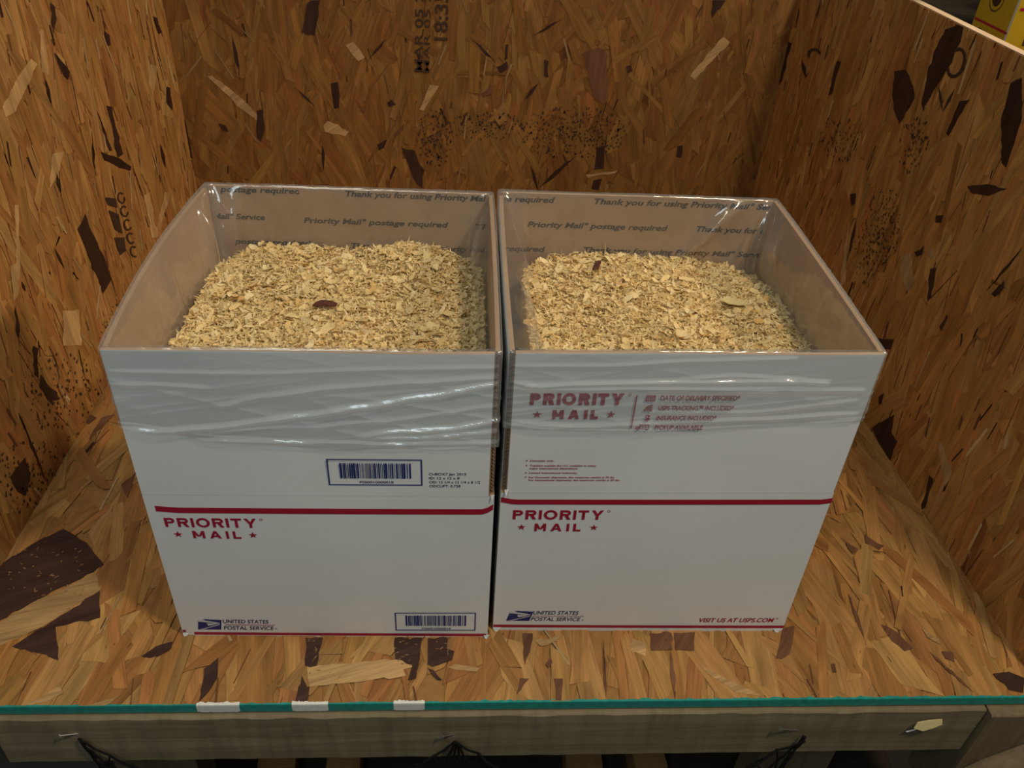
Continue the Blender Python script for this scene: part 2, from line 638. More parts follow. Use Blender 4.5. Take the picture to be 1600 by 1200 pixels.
fill_panel(P_FLOOR, 1600, HALF, .27, 130, 22, 18, lambda a, c: c < .10 or a < .2 or a > .87)
marks(P_FLOOR, [[(0, 975), (60, 940), (95, 926), (150, 897), (158, 925), (60, 985), (0, 1012)],
                [(140, 1105), (165, 1105), (190, 1088), (178, 1093)],
                [(40, 1104), (95, 1075), (100, 1085), (70, 1100)],
                [(480, 1043), (560, 1037), (625, 1032), (645, 1036), (634, 1039), (647, 1044), (630, 1048), (634, 1058), (560, 1068), (484, 1075)],
                [(700, 1045), (712, 1040), (750, 1046), (745, 1052), (715, 1050)],
                [(835, 1004), (880, 994), (870, 1003), (845, 1012)],
                [(1092, 1040), (1190, 1090), (1150, 1085), (1105, 1055)],
                [(1440, 985), (1465, 1000), (1467, 1008), (1448, 998)],
                [(985, 1020), (1008, 1028), (1008, 1008), (988, 1000)]], (0.43, 0.262, 0.112), .3)
marks(P_FLOOR, [[(0, 972), (0, 885), (60, 848), (100, 829), (135, 850), (163, 885), (130, 905), (60, 938)],
                [(20, 1013), (95, 965), (157, 925), (157, 967), (100, 980), (88, 982), (92, 1034), (60, 1022)],
                [(222, 1028), (245, 1012), (270, 1005), (268, 1015), (250, 1026), (235, 1031)],
                [(312, 1098), (320, 1047), (342, 1030), (340, 1062), (325, 1085)],
                [(478, 999), (505, 999), (498, 1032), (495, 1043), (477, 1042)],
                [(462, 1097), (472, 1058), (480, 1075), (484, 1076), (480, 1098)],
                [(617, 999), (660, 999), (656, 1030), (650, 1062), (638, 1065), (645, 1040), (618, 1033)],
                [(669, 999), (700, 999), (698, 1016), (710, 1020), (706, 1034), (676, 1044), (668, 1040)],
                [(668, 1046), (678, 1050), (691, 1065), (683, 1064)],
                [(1550, 1055), (1575, 1052), (1600, 1062), (1597, 1085), (1575, 1080)]], (0.055, 0.026, 0.020), .5)
marks(P_FLOOR, [[(816, 992), (832, 992), (828, 1020), (820, 1041)],
                [(807, 1087), (812, 1062), (826, 1063), (818, 1072)],
                [(852, 1040), (860, 1030), (863, 1038), (856, 1046)],
                [(1212, 1030), (1222, 985), (1240, 980), (1238, 1002), (1232, 1025), (1220, 1032)],
                [(1375, 978), (1400, 990), (1425, 1015), (1412, 1020), (1392, 1004)],
                [(1470, 1020), (1488, 1022), (1490, 1037), (1476, 1031)],
                [(1297, 1040), (1303, 1039), (1306, 1053), (1300, 1053)],
                [(1015, 992), (1048, 991), (1050, 1018), (1017, 1019)], [(1052, 991), (1085, 990), (1084, 1019), (1054, 1018)],
                line_mark((1047, 1020), (1054, 1096), 8), line_mark((1325, 930), (1352, 1010), 6),
                line_mark((1450, 1020), (1520, 1085), 5), line_mark((942, 1000), (947, 1095), 3),
                [(865, 1063), (879, 1063), (877, 1097), (868, 1096)],
                [(100, 630), (152, 655), (140, 665)], [(140, 690), (180, 650), (160, 655)],
                [(190, 760), (213, 740), (200, 780)], [(1312, 843), (1340, 860), (1332, 868)],
                [(1350, 838), (1380, 855), (1372, 862), (1352, 852)]], (0.15, 0.066, 0.034), .9)

for (cx, cy, rx, ry, n) in ((70, 900, 60, 40, 45), (635, 1025, 20, 25, 12), (490, 1030, 10, 30, 10), (690, 1015, 18, 15, 8)):
    for i in range(n):
        x, y = cx+RND.uniform(-rx, rx), cy+RND.uniform(-ry, ry)
        l = RND.uniform(3, 9); a = RND.gauss(-.5, .5)
        P_FLOOR.h += .000002
        P_FLOOR.put(P_FLOOR.px(line_mark((x, y), (x+l*math.cos(a), y+l*math.sin(a)), RND.uniform(.8, 1.8))), .5, (.30, .17, .08))
fill_panel(P_LEFT, 1600, HALF, .22, 130, 75, 60, lambda a, c: a > .25)
marks(P_LEFT, [[(60, 45), (65, 48), (73, 118), (62, 112)], [(230, 100), (243, 103), (238, 142), (230, 135)],
               [(0, 168), (25, 120), (45, 92), (55, 100), (20, 175), (5, 183)],
               [(20, 320), (25, 320), (28, 420), (22, 420)], [(95, 485), (120, 483), (124, 540), (96, 540)],
               [(14, 415), (27, 410), (25, 460), (18, 470)], [(80, 240), (97, 236), (85, 275), (72, 300)],
               [(222, 305), (230, 302), (245, 370), (235, 372)], [(255, 300), (262, 302), (247, 360), (243, 358)]], (0.47, 0.29, 0.125), HALF)
marks(P_LEFT, [[(83, 83), (92, 95), (106, 112), (103, 124), (96, 118), (87, 98)], [(75, 4), (82, 10), (85, 30), (80, 52)],
               [(160, 48), (168, 55), (169, 71), (163, 69)], [(236, 25), (243, 28), (250, 50), (246, 53)],
               [(278, 85), (284, 88), (285, 108), (280, 104)],
               [(258, 135), (263, 137), (267, 172), (258, 160)], [(68, 125), (74, 140), (78, 167), (70, 145)],
               [(163, 165), (172, 167), (180, 205), (189, 241), (181, 246), (170, 190)], [(147, 172), (150, 178), (172, 235), (168, 236)],
               [(155, 237), (185, 248), (202, 260), (201, 266), (185, 262), (160, 250)],
               [(285, 162), (298, 180), (303, 210), (310, 235), (305, 250), (295, 245), (288, 200)],
               [(118, 358), (130, 334), (140, 362), (156, 395), (168, 425), (170, 438), (158, 458), (140, 410), (130, 385)],
               [(60, 585), (70, 600), (85, 612), (88, 625), (72, 626), (58, 605)],
               line_mark((25, 645), (68, 752), 5), line_mark((20, 478), (27, 540), 6), line_mark((82, 388), (97, 420), 4),
               [(12, 745), (35, 715), (44, 740), (36, 775), (24, 768)],
               [(48, 540), (56, 545), (56, 590), (50, 585)], line_mark((30, 440), (36, 455), 4), line_mark((140, 205), (146, 275), 4),
               line_mark((248, 225), (256, 262), 5), line_mark((84, 270), (92, 300), 5)], DARK, HALF)
stipple(P_LEFT, 205, 500, 70, 40, 330, .0013, -.9)
stipple(P_LEFT, 100, 620, 70, 60, 170, .0018, 1.3)
stipple(P_LEFT, 40, 745, 55, 70, 170, .0016, 1.3)

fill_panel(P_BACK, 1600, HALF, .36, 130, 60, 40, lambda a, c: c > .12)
marks(P_BACK, [[(325, 119), (331, 117), (380, 155), (405, 182), (402, 188), (378, 170)],
               [(1078, 118), (1104, 85), (1130, 57), (1140, 65), (1112, 95), (1085, 124)],
               [(505, 195), (513, 188), (545, 205), (540, 212), (508, 205)], [(540, 70), (552, 65), (570, 90), (560, 95)],
               [(915, 272), (965, 266), (960, 270), (918, 277)], [(655, 170), (672, 132), (686, 134), (662, 172)]], (0.44, 0.26, 0.115), .6)
marks(P_BACK, [[(480, 5), (486, 0), (500, 0), (497, 28), (492, 54), (472, 50), (476, 30)], [(517, 130), (528, 127), (531, 150), (530, 168), (522, 169), (519, 148)],
               [(605, 160), (612, 155), (619, 163), (608, 166)], [(590, 225), (605, 217), (600, 230), (592, 234)],
               [(402, 172), (412, 170), (414, 200), (408, 221), (402, 215)], [(628, 230), (648, 234), (655, 255), (664, 265), (660, 293), (650, 285), (640, 262)],
               [(504, 226), (508, 240), (506, 266), (503, 250)], [(776, 104), (792, 95), (794, 105), (782, 114)],
               [(932, 230), (945, 227), (943, 262), (928, 264)], [(927, 281), (940, 278), (935, 296), (924, 294)],
               [(1113, 0), (1133, 0), (1112, 27)], [(850, 92), (857, 95), (857, 120), (850, 118)],
               [(978, 103), (985, 101), (988, 110), (980, 114)], line_mark((843, 292), (898, 243), 6), line_mark((828, 258), (842, 298), 5),
               line_mark((820, 155), (842, 128), 6), line_mark((574, 96), (602, 60), 4), line_mark((735, 58), (775, 98), 4),
               line_mark((362, 44), (376, 125), 6), line_mark((342, 192), (358, 205), 9), line_mark((460, 135), (492, 165), 4),
               line_mark((833, 55), (880, 28), 4), [(1058, 228), (1066, 226), (1064, 245), (1056, 244)]], DARK, HALF)
marks(P_BACK, [[(911, 82), (935, 74), (946, 78), (948, 110), (950, 150), (942, 162), (928, 152), (920, 118)],
               [(752, 145), (771, 130), (768, 146), (756, 151)], [(615, 210), (632, 192), (630, 202), (618, 213)]], BROWN, HALF)
stipple(P_BACK, 760, 195, 70, 22, 170, .0016)
stipple(P_BACK, 895, 205, 85, 42, 420, .0016)
stipple(P_BACK, 680, 215, 28, 48, 160, .0018)

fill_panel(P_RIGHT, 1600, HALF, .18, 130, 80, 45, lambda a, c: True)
marks(P_RIGHT, [[(1444, 160), (1446, 135), (1462, 84), (1458, 120), (1448, 168)], [(1325, 372), (1328, 350), (1323, 440), (1315, 450)],
                [(1412, 400), (1425, 396), (1432, 440), (1420, 455), (1410, 430)], [(1468, 690), (1474, 690), (1490, 740), (1480, 760)],
                [(1455, 385), (1463, 395), (1460, 405), (1453, 400)]], (0.42, 0.25, 0.11), HALF)
marks(P_RIGHT, [[(1400, 112), (1418, 109), (1430, 135), (1432, 152), (1424, 168), (1408, 193), (1399, 170), (1397, 150)],
                [(1480, 46), (1513, 34), (1504, 65), (1485, 105), (1462, 140), (1446, 173), (1443, 162), (1452, 115), (1463, 80)],
                [(1503, 158), (1519, 156), (1500, 185), (1485, 212), (1482, 208)], [(1568, 185), (1583, 130), (1600, 122), (1600, 185), (1576, 262), (1569, 255)],
                [(1234, 65), (1239, 68), (1224, 125), (1217, 136), (1218, 120)], [(1311, 95), (1316, 96), (1303, 145), (1297, 149)],
                [(1515, 291), (1545, 288), (1577, 295), (1548, 306), (1522, 302)], [(1331, 303), (1340, 302), (1339, 318), (1333, 322)],
                line_mark((1346, 325), (1326, 408), 5), [(1466, 337), (1477, 336), (1474, 348), (1465, 348)],
                [(1432, 394), (1447, 384), (1443, 398), (1436, 401)], [(1553, 459), (1573, 440), (1571, 451), (1558, 464)],
                [(1374, 528), (1400, 530), (1395, 546), (1380, 545)],
                [(1366, 668), (1388, 655), (1400, 648), (1395, 675), (1405, 690), (1392, 722), (1378, 695)],
                [(1455, 743), (1461, 748), (1449, 792), (1443, 796)], [(1457, 420), (1466, 418), (1458, 465), (1452, 468)],
                line_mark((1545, 455), (1600, 388), 4), [(1471, 510), (1482, 492), (1484, 495), (1474, 517)],
                [(1376, 620), (1384, 614), (1380, 630), (1376, 632)], line_mark((1255, 93), (1262, 122), 6)], DARK, HALF)
stipple(P_RIGHT, 1375, 370, 32, 78, 330, .0014, .25)
stipple(P_RIGHT, 1315, 215, 32, 40, 120, .0016, .2)
stipple(P_RIGHT, 1430, 225, 24, 50, 90, .0016, .3)
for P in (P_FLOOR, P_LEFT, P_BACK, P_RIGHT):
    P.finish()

# ------------------------------------------------------------------ lettering
_txt_cache = {}


def text_2d(s, bold=0.0, shear=0.0, spacing=1.0, res=3):
    """outline font -> flat mesh (vertices in 2-D, faces); cap height about 0.73 of the unit"""
    key = (s, bold, shear, spacing, res)
    if key in _txt_cache:
        return _txt_cache[key]
    cu = bpy.data.curves.new('lettering_curve', 'FONT')
    cu.body = s; cu.offset = bold; cu.shear = shear; cu.space_character = spacing
    cu.resolution_u = res; cu.fill_mode = 'FRONT' if hasattr(cu, 'fill_mode') else cu.fill_mode
    o = bpy.data.objects.new('lettering_source', cu)
    COL.objects.link(o)
    dg = bpy.context.evaluated_depsgraph_get()
    me = bpy.data.meshes.new_from_object(o.evaluated_get(dg))
    v = np.zeros(len(me.vertices)*3); me.vertices.foreach_get('co', v)
    fs = [tuple(p.vertices) for p in me.polygons]
    bpy.data.objects.remove(o); bpy.data.curves.remove(cu); bpy.data.meshes.remove(me)
    r = (v.reshape(-1, 3)[:, :2].copy(), fs)
    _txt_cache[key] = r
    return r


def cap_height():
    v, _ = text_2d('H')
    return v[:, 1].max()-v[:, 1].min()


class Ink:
    """gathers flat print shapes in (u, z) and lays them on a surface"""

    def __init__(self):
        self.v, self.f = [], []

    def poly(self, pts):
        b = len(self.v)
        a = sum(pts[i-1][0]*pts[i][1]-pts[i][0]*pts[i-1][1] for i in range(len(pts)))
        pts = pts if a > 0 else list(reversed(pts))
        self.v += list(pts); self.f.append(tuple(range(b, b+len(pts))))

    def rect(self, x0, z0, x1, z1, n=1, top=None):
        for i in range(n):
            a, c = x0+(x1-x0)*i/n, x0+(x1-x0)*(i+1)/n
            ta, tc = (top(a), top(c)) if top else (0, 0)
            self.poly([(a, z0+ta), (c, z0+tc), (c, z1+tc), (a, z1+ta)])

    def frame(self, x0, z0, x1, z1, t):
        self.rect(x0, z0, x1, z0+t); self.rect(x0, z1-t, x1, z1)
        self.rect(x0, z0+t, x0+t, z1-t); self.rect(x1-t, z0+t, x1, z1-t)

    def star(self, x, z, r):
        self.poly([(x+(r if i % 2 == 0 else r*.40)*math.sin(i*math.pi/5), z+(r if i % 2 == 0 else r*.40)*math.cos(i*math.pi/5)) for i in range(10)])

    def text(self, s, x0, x1, z0, cap, bold=0.0, shear=0.0, spacing=1.0):
        v, fs = text_2d(s, bold, shear, spacing)
        w0, w1 = v[:, 0].min(), v[:, 0].max()
        sx = (x1-x0)/(w1-w0); sz = cap/cap_height()
        b = len(self.v)
        self.v += [(x0+(p[0]-w0)*sx, z0+p[1]*sz) for p in v]
        self.f += [tuple(b+i for i in f) for f in fs]
        return self

    def ring(self, x, z, r, t, n=16, a0=0.0, a1=6.2832):
        for i in range(n):
            p, q = a0+(a1-a0)*i/n, a0+(a1-a0)*(i+1)/n
            self.poly([(x+r*math.cos(p), z+r*math.sin(p)), (x+r*math.cos(q), z+r*math.sin(q)),
                       (x+(r-t)*math.cos(q), z+(r-t)*math.sin(q)), (x+(r-t)*math.cos(p), z+(r-t)*math.sin(p))])

    def build(self, name, mat, parent, surf, d=0.0004):
        return mesh_obj(name, [surf(u, z, d) for (u, z) in self.v], self.f, mat, parent)


# block capitals drawn as strokes for the wide geometric headline lettering
def stroke_glyph(ink, ch, x, z, w, h, t):
    def seg(x0, z0, x1, z1, tt=t):
        dx, dz = x1-x0, z1-z0
        l = math.hypot(dx, dz); nx, nz = -dz/l*tt/2, dx/l*tt/2
        ink.poly([(x0+nx, z0+nz), (x1+nx, z1+nz), (x1-nx, z1-nz), (x0-nx, z0-nz)])
    def arc(cx, cz, rx, rz, a0, a1, n=12):
        for i in range(n):
            p, q = a0+(a1-a0)*i/n, a0+(a1-a0)*(i+1)/n
            ink.poly([(cx+rx*math.cos(p), cz+rz*math.sin(p)), (cx+rx*math.cos(q), cz+rz*math.sin(q)),
                      (cx+(rx-t)*math.cos(q), cz+(rz-t)*math.sin(q)), (cx+(rx-t)*math.cos(p), cz+(rz-t)*math.sin(p))])
    if ch in 'PR':
        ink.rect(x, z, x+t, z+h)
        b = .60*h; zc = z+h-b/2; r = b/2
        ink.rect(x+t, z+h-t, x+w-r, z+h); ink.rect(x+t, z+h-b, x+w-r, z+h-b+t)
        arc(x+w-r, zc, r, r, -HALF, HALF)
        if ch == 'R':
            ink.poly([(x+w*.42, z+h-b+t*.2), (x+w*.42+t*1.2, z+h-b+t*.2), (x+w+t*.1, z), (x+w-t*1.15, z)])
    elif ch == 'I':
        ink.rect(x, z, x+t, z+h)
    elif ch == 'O':
        arc(x+w/2, z+h/2, w/2, h/2*1.04, 0, 2*math.pi, 28)
    elif ch == 'T':
        ink.rect(x, z+h-t, x+w, z+h); ink.rect(x+w/2-t/2, z, x+w/2+t/2, z+h-t)
    elif ch == 'Y':
        zc = z+h*.42
        ink.poly([(x, z+h), (x+t*1.2, z+h), (x+w/2+t*.45, zc), (x+w/2-t*.5, zc-.0004)])
        ink.poly([(x+w, z+h), (x+w-t*1.2, z+h), (x+w/2-t*.45, zc), (x+w/2+t*.5, zc-.0004)])
        ink.rect(x+w/2-t/2, z, x+w/2+t/2, zc+t*.3)
    elif ch == 'M':
        ink.rect(x, z, x+t, z+h); ink.rect(x+w-t, z, x+w, z+h)
        ink.poly([(x, z+h), (x+t*1.05, z+h), (x+w/2+t*.2, z+h*.30), (x+w/2-t*.55, z+h*.22)])
        ink.poly([(x+w, z+h), (x+w-t*1.05, z+h), (x+w/2-t*.2, z+h*.30), (x+w/2+t*.55, z+h*.22)])
    elif ch == 'A':
        ink.poly([(x, z), (x+t*1.1, z), (x+w/2+t*.45, z+h), (x+w/2-t*.55, z+h)])
        ink.poly([(x+w, z), (x+w-t*1.1, z), (x+w/2-t*.45, z+h), (x+w/2+t*.55, z+h)])
        ink.rect(x+w*.25, z+h*.2, x+w*.75, z+h*.2+t*.85)
    elif ch == 'L':
        ink.rect(x, z, x+t, z+h); ink.rect(x+t, z, x+w, z+t)


WID = {'P': .80, 'R': .86, 'I': .20, 'O': 1.08, 'T': .84, 'Y': .98, 'M': 1.06, 'A': 1.04, 'L': .70}


def headline(ink, s, x0, x1, z0, h, t, gap):
    tot = sum(WID[c] for c in s)+gap*(len(s)-1)
    k = (x1-x0)/tot
    x = x0
    for c in s:
        w = max(WID[c]*k, t) if c != 'I' else t
        stroke_glyph(ink, c, x, z0, w if c != 'I' else t, h, t)
        x += WID[c]*k+gap*k


def stamp(P, s, px0, px1, cap_px, mat=M_STAMP, bold=.03):
    """printed line on a board: runs from pixel px0 to px1 with letter height cap_px (pixels)"""
    a0, a1 = np.array(P.px([px0])[0]), np.array(P.px([px1])[0])
    e = (a1-a0); L = np.linalg.norm(e); e /= L; n = np.array([-e[1], e[0]])
    sc = np.linalg.norm(np.array(P.px([(px0[0]+1, px0[1])])[0])-a0)
    v, fs = text_2d(s, bold)
    w0, w1 = v[:, 0].min(), v[:, 0].max()
    sx = L/(w1-w0); sy = cap_px*sc/cap_height()
    V = []
    for p in v:
        q = a0+e*(p[0]-w0)*sx+n*p[1]*sy
        V.append(P.O+P.A*q[0]+P.B*q[1]+P.NRM*(P.h+.0002))
    return mesh_obj('stamped_lettering', V, fs, mat, P.base)


stamp(P_BACK, 'MAR 05 2', (660, 112), (662, -12), 12, M_STAMP, .012)
stamp(P_BACK, 'MAR 05 2', (671, 113), (673, -12), 9, M_STAMP, .005)
stamp(P_BACK, '18:35', (699, 63), (701, -14), 20, M_STAMP, .012)
# blocky mill mark on the left wall and the big letter strokes on the right wall


def panel_polys(P, polys, mat, name):
    V, Fc = [], []
    for pl in polys:
        b = len(V)
        for (a, c) in P.px(pl):
            V.append(P.O+P.A*a+P.B*c+P.NRM*(P.h+.0002))
        Fc.append(tuple(range(b, b+len(pl))))
    return mesh_obj(name, V, Fc, mat, P.base)


panel_polys(P_LEFT, [[(161, 308), (177, 310), (180, 324), (165, 320)], [(166, 328), (182, 335), (188, 365), (176, 358)],
                     [(175, 371), (191, 371), (193, 392), (184, 399)]], M_STAMP, 'stamped_mark')
def arc_px(cx, cy, rx, ry, a0, a1, t, n=10, rot=0.0):
    res = []
    for i in range(n):
        p, q = a0+(a1-a0)*i/n, a0+(a1-a0)*(i+1)/n
        quad = []
        for an, k in ((p, 0), (q, 0), (q, t), (p, t)):
            x, y = (rx-k)*math.cos(an), (ry-k)*math.sin(an)
            quad.append((cx+x*math.cos(rot)-y*math.sin(rot), cy+x*math.sin(rot)+y*math.cos(rot)))
        res.append(quad)
    return res


panel_polys(P_LEFT, [q for k in range(5) for q in arc_px(186+5*k, 309+21*k, 6.5, 9.5, .3*k, 5.6, 2.6, 9, -.25)], M_STAMP, 'stamped_mark')
panel_polys(P_RIGHT, arc_px(1498, 98, 15, 25, -2.2, 2.6, 5, 10, .3)+[line_mark((1470, 132), (1477, 175), 5), line_mark((1477, 175), (1496, 138), 5)], M_STAMP, 'stamped_mark')
panel_polys(P_RIGHT, arc_px(1275, 85, 11, 10, 2.6, 6.2, 4, 8), M_STAMP, 'stamped_mark')

# ------------------------------------------------------------------ painted front edge of the floor board
V, Fc = [], []
nx = 420
x0, x1 = XL-.008, .949
for i in range(nx+1):
    x = x0+(x1-x0)*i/nx
    lip = .0012+.0022*max(0, mnoise.noise((x*60, 3.1, 0)))+.0030*max(0, mnoise.noise((x*210, 7.7, 0)))
    if x < .32:
        lip *= .55
    V += [(x, lip, .00262), (x, -.0006, .0026), (x, -.0009, .0012), (x, -.0009, -.0089-.0006*mnoise.noise((x*40, 0, 2)))]
for i in range(nx):
    for j in range(3):
        a = i*4+j
        Fc.append((a, a+1, a+5, a+4))
tp = mesh_obj('edge_paint', V, Fc, M_TEAL, floor)
tp['label'] = 'teal painted front edge'
for (a, b) in ((.0505, .0915), (.1415, .1765), (.2400, .2705)):
    V, Fc = [], []
    n = 26
    for i in range(n+1):
        x = a+(b-a)*i/n
        lip = .0015+.0030*abs(mnoise.noise((x*300, 1.3, 0)))
        e = 0 if 1 < i < n-1 else .0008
        V += [(x, lip, .00285), (x, -.0010, .0028), (x, -.0013, .0012-e), (x, -.0013, -.0084+e+.0007*mnoise.noise((x*200, 5, 2)))]
    for i in range(n):
        for j in range(3):
            q = i*4+j
            Fc.append((q, q+1, q+5, q+4))
    wp = mesh_obj('paint_patch', V, Fc, M_WPAINT, floor)
    wp['label'] = 'white painted patch'

# ------------------------------------------------------------------ postal cartons
HB, HT, CT = 0.2095, 0.367, 0.004        # fold height, flap top, card thickness


class Carton:
    def __init__(self, loc, label, xb, xt, yb, yt, D, bow_left, bow_right, ends):
        self.ends = ends
        self.root = empty('shipping_box', loc)
        tag(self.root, label, 'box', 'white postal boxes side by side')
        self.loc = np.array(loc, float)
        self.xb, self.xt, self.yb, self.yt, self.D = xb, xt, yb, yt, D
        self.bl, self.br = bow_left, bow_right
        self.build()

    def wx(self, s, z):
        """world x at fraction s across the width"""
        k = z/HT
        a = self.xb[0]+(self.xt[0]-self.xb[0])*k; b = self.xb[1]+(self.xt[1]-self.xb[1])*k
        return a+(b-a)*s

    def fy(self, x, z):
        """world y of the outer front face at world x"""
        k = z/HT
        s = (x-self.xb[0])/(self.xb[1]-self.xb[0])
        y0 = self.yb[0]+(self.yb[1]-self.yb[0])*s; y1 = self.yt[0]+(self.yt[1]-self.yt[0])*s
        y = y0+(y1-y0)*k
        return y-.0016*math.sin(math.pi*min(max(s, 0), 1))*math.sin(math.pi*min(z/HB, 1))

    def front(self, x, z, d=0.0):
        p = (x, self.fy(x, z)-d, z)
        return tuple(np.array(p)-self.loc)

    def grid_slab(self, name, fn, nu, nv, th_vec, mats, inner_mat=1):
        """curved card: fn(i/nu, j/nv) -> outer point; th_vec(i/nu) -> inward thickness vector"""
        V, Fc, FM = [], [], []
        for lay in (0, 1):
            for i in range(nu+1):
                for j in range(nv+1):
                    p = np.array(fn(i/nu, j/nv))
                    if lay:
                        p = p+np.array(th_vec)
                    V.append(p-self.loc)
        n = (nu+1)*(nv+1)
        def q(a, b, c, d, mi):
            Fc.append((a, b, c, d)); FM.append(mi)
        for i in range(nu):
            for j in range(nv):
                a = i*(nv+1)+j
                q(a, a+nv+1, a+nv+2, a+1, 0)
                q(n+a, n+a+1, n+a+nv+2, n+a+nv+1, 1)
        for i in range(nu):
            a, b = i*(nv+1), (i+1)*(nv+1)
            q(a, n+a, n+b, b, 1)
            a, b = a+nv, b+nv
            q(a, b, n+b, n+a, 1)
        for j in range(nv):
            q(j, j+1, n+j+1, n+j, 1)
            a = nu*(nv+1)+j
            q(a, n+a, n+a+1, a+1, 1)
        return mesh_obj(name, V, Fc, mats, self.root, fmats=FM)

    def flute(self, p0, p1, out, side, parent):
        """wavy core seen on a cut card edge from p0 to p1; out = outward normal, side = across the thickness"""
        p0, p1, out, side = (np.array(x, float) for x in (p0, p1, out, side))
        L = np.linalg.norm(p1-p0); n = int(L/.0021)
        V, Fc = [], []
        for i in range(n+1):
            c = p0+(p1-p0)*i/n
            sgn = 1 if i % 2 else -1
            for (o_, s_) in ((0.0, -.0005), (.0011, -.0005), (.0011, .0005), (0.0, .0005)):
                V.append(c+out*o_+side*(sgn*.0011+s_)-self.loc)
        for i in range(n):
            for j in range(4):
                a = i*4+j; b = i*4+(j+1) % 4
                Fc.append((a, b, b+4, a+4))
        # two liners
        for s0 in (-.0019, .0015):
            b = len(V)
            for e in (p0, p1):
                for (o_, s_) in ((0.0, s0), (.0006, s0), (.0006, s0+.0005), (0.0, s0+.0005)):
                    V.append(e+out*o_+side*s_-self.loc)
            Fc.extend([(b, b+1, b+5, b+4), (b+1, b+2, b+6, b+5), (b+2, b+3, b+7, b+6), (b, b+3, b+2, b+1), (b+4, b+5, b+6, b+7)])
        return mesh_obj('fluted_edge', V, Fc, M_FLUTE, parent)

    def build(self):
        D = self.D
        mats = [M_WHITE, M_KRAFT]
        yback = lambda x: self.fy(x, HB)+D
        # body: one shell, outside white, inside brown
        V, Fc, FM = [], [], []
        nz, ns = 10, 14
        ring = []
        for s in np.linspace(0, 1, ns+1)[:-1]: ring.append(('f', s))
        for s in np.linspace(0, 1, ns+1)[:-1]: ring.append(('r', s))
        for s in np.linspace(1, 0, ns+1)[:-1]: ring.append(('b', s))
        for s in np.linspace(1, 0, ns+1)[:-1]: ring.append(('l', s))
        def ringpt(side, s, z, ins):
            x0, x1 = self.wx(0, z)+ins, self.wx(1, z)-ins
            if side == 'f':
                x = x0+(x1-x0)*s; return (x, self.fy(x, z)+ins, z)
            if side == 'b':
                x = x0+(x1-x0)*s; return (x, self.fy(x, 0)+D-ins, z)
            x = x1 if side == 'r' else x0
            ya, yb_ = self.fy(x, z)+ins, self.fy(x, 0)+D-ins
            return (x, ya+(yb_-ya)*s, z)
        nr_ = len(ring)
        for lay, ins in ((0, 0.0), (1, CT)):
            for j in range(nz+1):
                z = .0006+(HB-.0006)*j/nz if lay == 0 else .0046+(HB-.0046)*j/nz
                for (sd, s) in ring:
                    V.append(np.array(ringpt(sd, s, z, ins))-self.loc)
        n = nr_*(nz+1)
        for j in range(nz):
            for i in range(nr_):
                a, b = j*nr_+i, j*nr_+(i+1) % nr_
                Fc.append((a, b, b+nr_, a+nr_)); FM.append(0)
                Fc.append((n+a, n+a+nr_, n+b+nr_, n+b)); FM.append(1)
        for i in range(nr_):
            a, b = nz*nr_+i, nz*nr_+(i+1) % nr_
            Fc.append((a, b, n+b, n+a)); FM.append(1)
        Fc.append(tuple(reversed(range(nr_)))); FM.append(1)
        Fc.append(tuple(range(n, n+nr_))); FM.append(1)
        self.body = mesh_obj('body', V, Fc, mats, self.root, fmats=FM)
        # flaps stand straight up above the fold
        zl = HB-.0003
        ms, me_ = self.ends
        def ffront(u, v):
            z = zl+(HT-zl)*v; s = ms+(me_-ms)*u
            x = self.wx(s, z)
            return (x, self.fy(x, z)-.00015+.0004*v+.0010*math.sin(math.pi*u)*math.sin(math.pi*v)+.0007*math.sin(9*u+3)*v, z+.0008*math.sin(7*u)*v)
        self.flap_front = self.grid_slab('flap', ffront, 18, 8, (0, CT, 0), mats)
        def fback(u, v):
            z = zl+(HT-zl)*v; x = self.wx(.012+.976*(1-u), z)
            return (x, self.fy(x, 0)+D-.0006+.0012*math.sin(math.pi*u)*v, z)
        self.flap_back = self.grid_slab('flap', fback, 14, 6, (0, -CT, 0), mats)
        def fleft(u, v):
            z = zl+(HT-zl)*v; x = self.wx(0, z)
            y = self.fy(x, z)+.0052+(D-.0105)*(1-u)
            return (x+.0006-self.bl*math.sin(math.pi*u)**.8*v*v, y, z)
        self.flap_left = self.grid_slab('flap', fleft, 16, 8, (CT, 0, 0), mats)
        def fright(u, v):
            z = zl+(HT-zl)*v; x = self.wx(1, z)
            y = self.fy(x, z)+.0052+(D-.0105)*u
            return (x-.0006+self.br*math.sin(math.pi*u)**.8*v*v, y, z)
        self.flap_right = self.grid_slab('flap', fright, 16, 8, (-CT, 0, 0), mats)
        # corrugation on the cut edges that face the viewer
        for s, o in ((ms, -1), (me_, 1)):
            if s < .002:
                continue
            p = [ffront(0 if o < 0 else 1, v) for v in (0.01, .995)]
            self.flute((p[0][0], p[0][1]+CT/2, p[0][2]), (p[1][0], p[1][1]+CT/2, p[1][2]), (o, 0, 0), (0, 1, 0), self.flap_front)
        p = [fleft(1, v) for v in (0.01, .995)]
        self.flute((p[0][0]+CT/2, p[0][1], p[0][2]), (p[1][0]+CT/2, p[1][1], p[1][2]), (0, -1, 0), (1, 0, 0), self.flap_left)
        p = [fright(0, v) for v in (0.01, .995)]
        self.flute((p[0][0]-CT/2, p[0][1], p[0][2]), (p[1][0]-CT/2, p[1][1], p[1][2]), (0, -1, 0), (1, 0, 0), self.flap_right)

